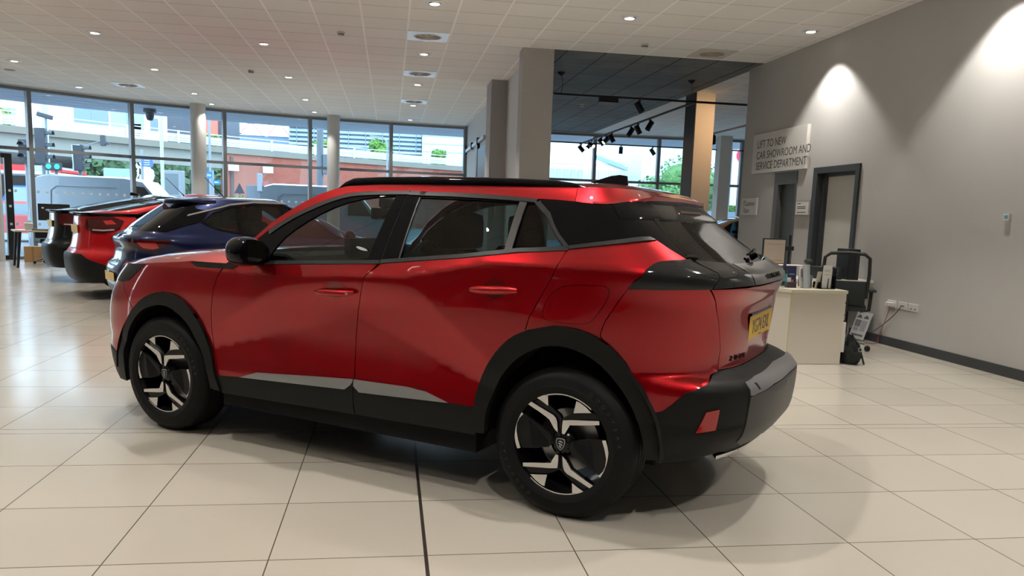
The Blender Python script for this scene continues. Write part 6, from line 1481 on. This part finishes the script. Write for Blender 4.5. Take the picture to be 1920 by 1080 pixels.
t,h=building('dark building with a red brick block behind the round column',-26.9,-20.2,105,115,13.5,mat('dark_block',(.08,.09,.11),.7)); obj('brick_block',bx(1.2,2.6,-.5,0,8,13.2),mat('red_block',(.50,.16,.11),.7),t)
t,h=building('grey building with long horizontal louvres',-14.3,4.35,120,135,13.6,mat('louvre_base',(.22,.28,.36),.6))
for k in range(9): obj('louvre',bx(-h,h,-.5,-.0,8.0+k*.62,8.0+k*.62+.34),mat('louvre_blue',(.30,.40,.50),.5),t)
for k in range(8): obj('fin',bx(-h+1+k*2.4,-h+1.12+k*2.4,-.55,0,7.6,13.5),mat('fin_blue',(.18,.24,.33),.5),t)
t,h=building('pale curved glass building right of the louvred one',4.4,11.5,118,130,14.,mat('pale_cladding',(.50,.64,.68),.4)); 
for k in range(5): obj('cladding_joint',bx(-h,h,-.03,0,8+k*1.1,8.06+k*1.1),MATS['fin_blue'],t)
t=thing('advert_screen','white advertising screens with pink and blue triangle patterns outside','billboard',(-20,130,0))
for (x0,x1) in ((-6.,.9),(1.3,4.6)):
    s_=obj('screen',bx(x0,x1,-.2,0,12.3,15.),mat('screen_white',(.9,.92,.97),.6,emit=(.9,.93,1),es=.4),t)
    n_=2 if x1<1 else 1
    for q in range(n_):
        cx0=x0+ (x1-x0)*(.25+.45*q if n_==2 else .5)
        for sg in (-1,1):
            for k in range(7): bm=bmesh.new(); xx=cx0+sg*(.25+k*.22); zz=14.1-k*.27; box(bm,xx-.16,xx+.16,-.25,-.2,zz-.07,zz+.07,M=None); obj('screen_mark',bm,mat('mark_pink',(.80,.22,.42),.6) if sg<0 else mat('mark_violet',(.45,.25,.60),.6),s_)
        obj('screen_mark',bx(cx0-.5,cx0+.5,-.25,-.2,14.0,14.4),mat('mark_blue',(.10,.35,.65),.6),s_)
obj('screen_base',bx(-7,5.4,0,3,-.06,12.3),BLU,t)
# seen through the far right windows
t,h=building('white retail building with a blue sloping roof edge through the right windows',9.5,17.5,60,72,5.6,mat('retail_white',(.72,.78,.80),.6))
bm=bmesh.new(); prism(bm,[(1.6,6.25),(4.2,5.45),(4.2,5.15),(1.6,5.95)],-.3,0,lambda a,b_,d:(a,d,b_)); obj('roof_edge',bm,mat('roof_blue',(.20,.34,.58),.5),t)
obj('upper_block',bx(-4.,.8,-.1,5,5.5,7.0),MATS['retail_white'],t); 
for k in range(5): w_=obj('window',bx(-1.8+k*.55,-1.4+k*.55,-.15,0,3.9,5.1),GLZ,t)
for k in range(16): obj('cladding_rib',bx(1.0+k*.2,1.03+k*.2,-.13,0,3.4,5.1),mat('rib_blue',(.45,.58,.62),.5),t)
for k in range(5): obj('roof_pole',bx(1.0+k*.55,1.08+k*.55,.5,.6,5.6,7.4),mat('pole_tan',(.50,.46,.36),.6),t)
text('shop_lettering','lounge',.55,BLU,t,frame((-2.6,-.12,5.9),(1,0,0),(0,0,1)),.01)
t,h=building('low red brick building below the fin antenna, through the windows',9.,26.,52,58,3.1,mat('low_brick',(.42,.18,.13),.8))
obj('parapet_band',bx(-h,h,-.1,0,3.1,3.9),mat('band_pale',(.55,.60,.58),.7),t)
t,h=building('tall blue glass building through the windows right of the cream column',19.5,27.,62,75,14.,mat('blue_glass_tower',(.50,.66,.74),.4))
for k in range(6): obj('mullion',bx(-h+k*1.3,-h+.12+k*1.3,-.1,0,0,14),BW,t)
bm=bmesh.new(); box(bm,-.35,.35,-.03,.03,-1.3,1.2); o=obj('banner',bm,mat('banner_white',(.85,.80,.82),.6)); o.location=(12.95,29,3.35); tag(o,'white hanging banner with a red mark outside the right windows','banner'); 
bm=bmesh.new(); cyl(bm,(.05,-.05,.55),.26,.02,20,'y'); obj('banner_mark',bm,mat('banner_red',(.75,.03,.08),.5),o); obj('banner_pole',tube(bmesh.new(),[(-.38,0,-3.4),(-.38,0,1.3)],.03,8),PGM,o)
t=thing('fence_wall','dark blue-grey low wall beyond the far right windows','wall',(17.5,40,-.06)); obj('wall_panel',bx(-5,6,0,.3,0,2.05),mat('fence_blue_grey',(.11,.15,.20),.7),t)
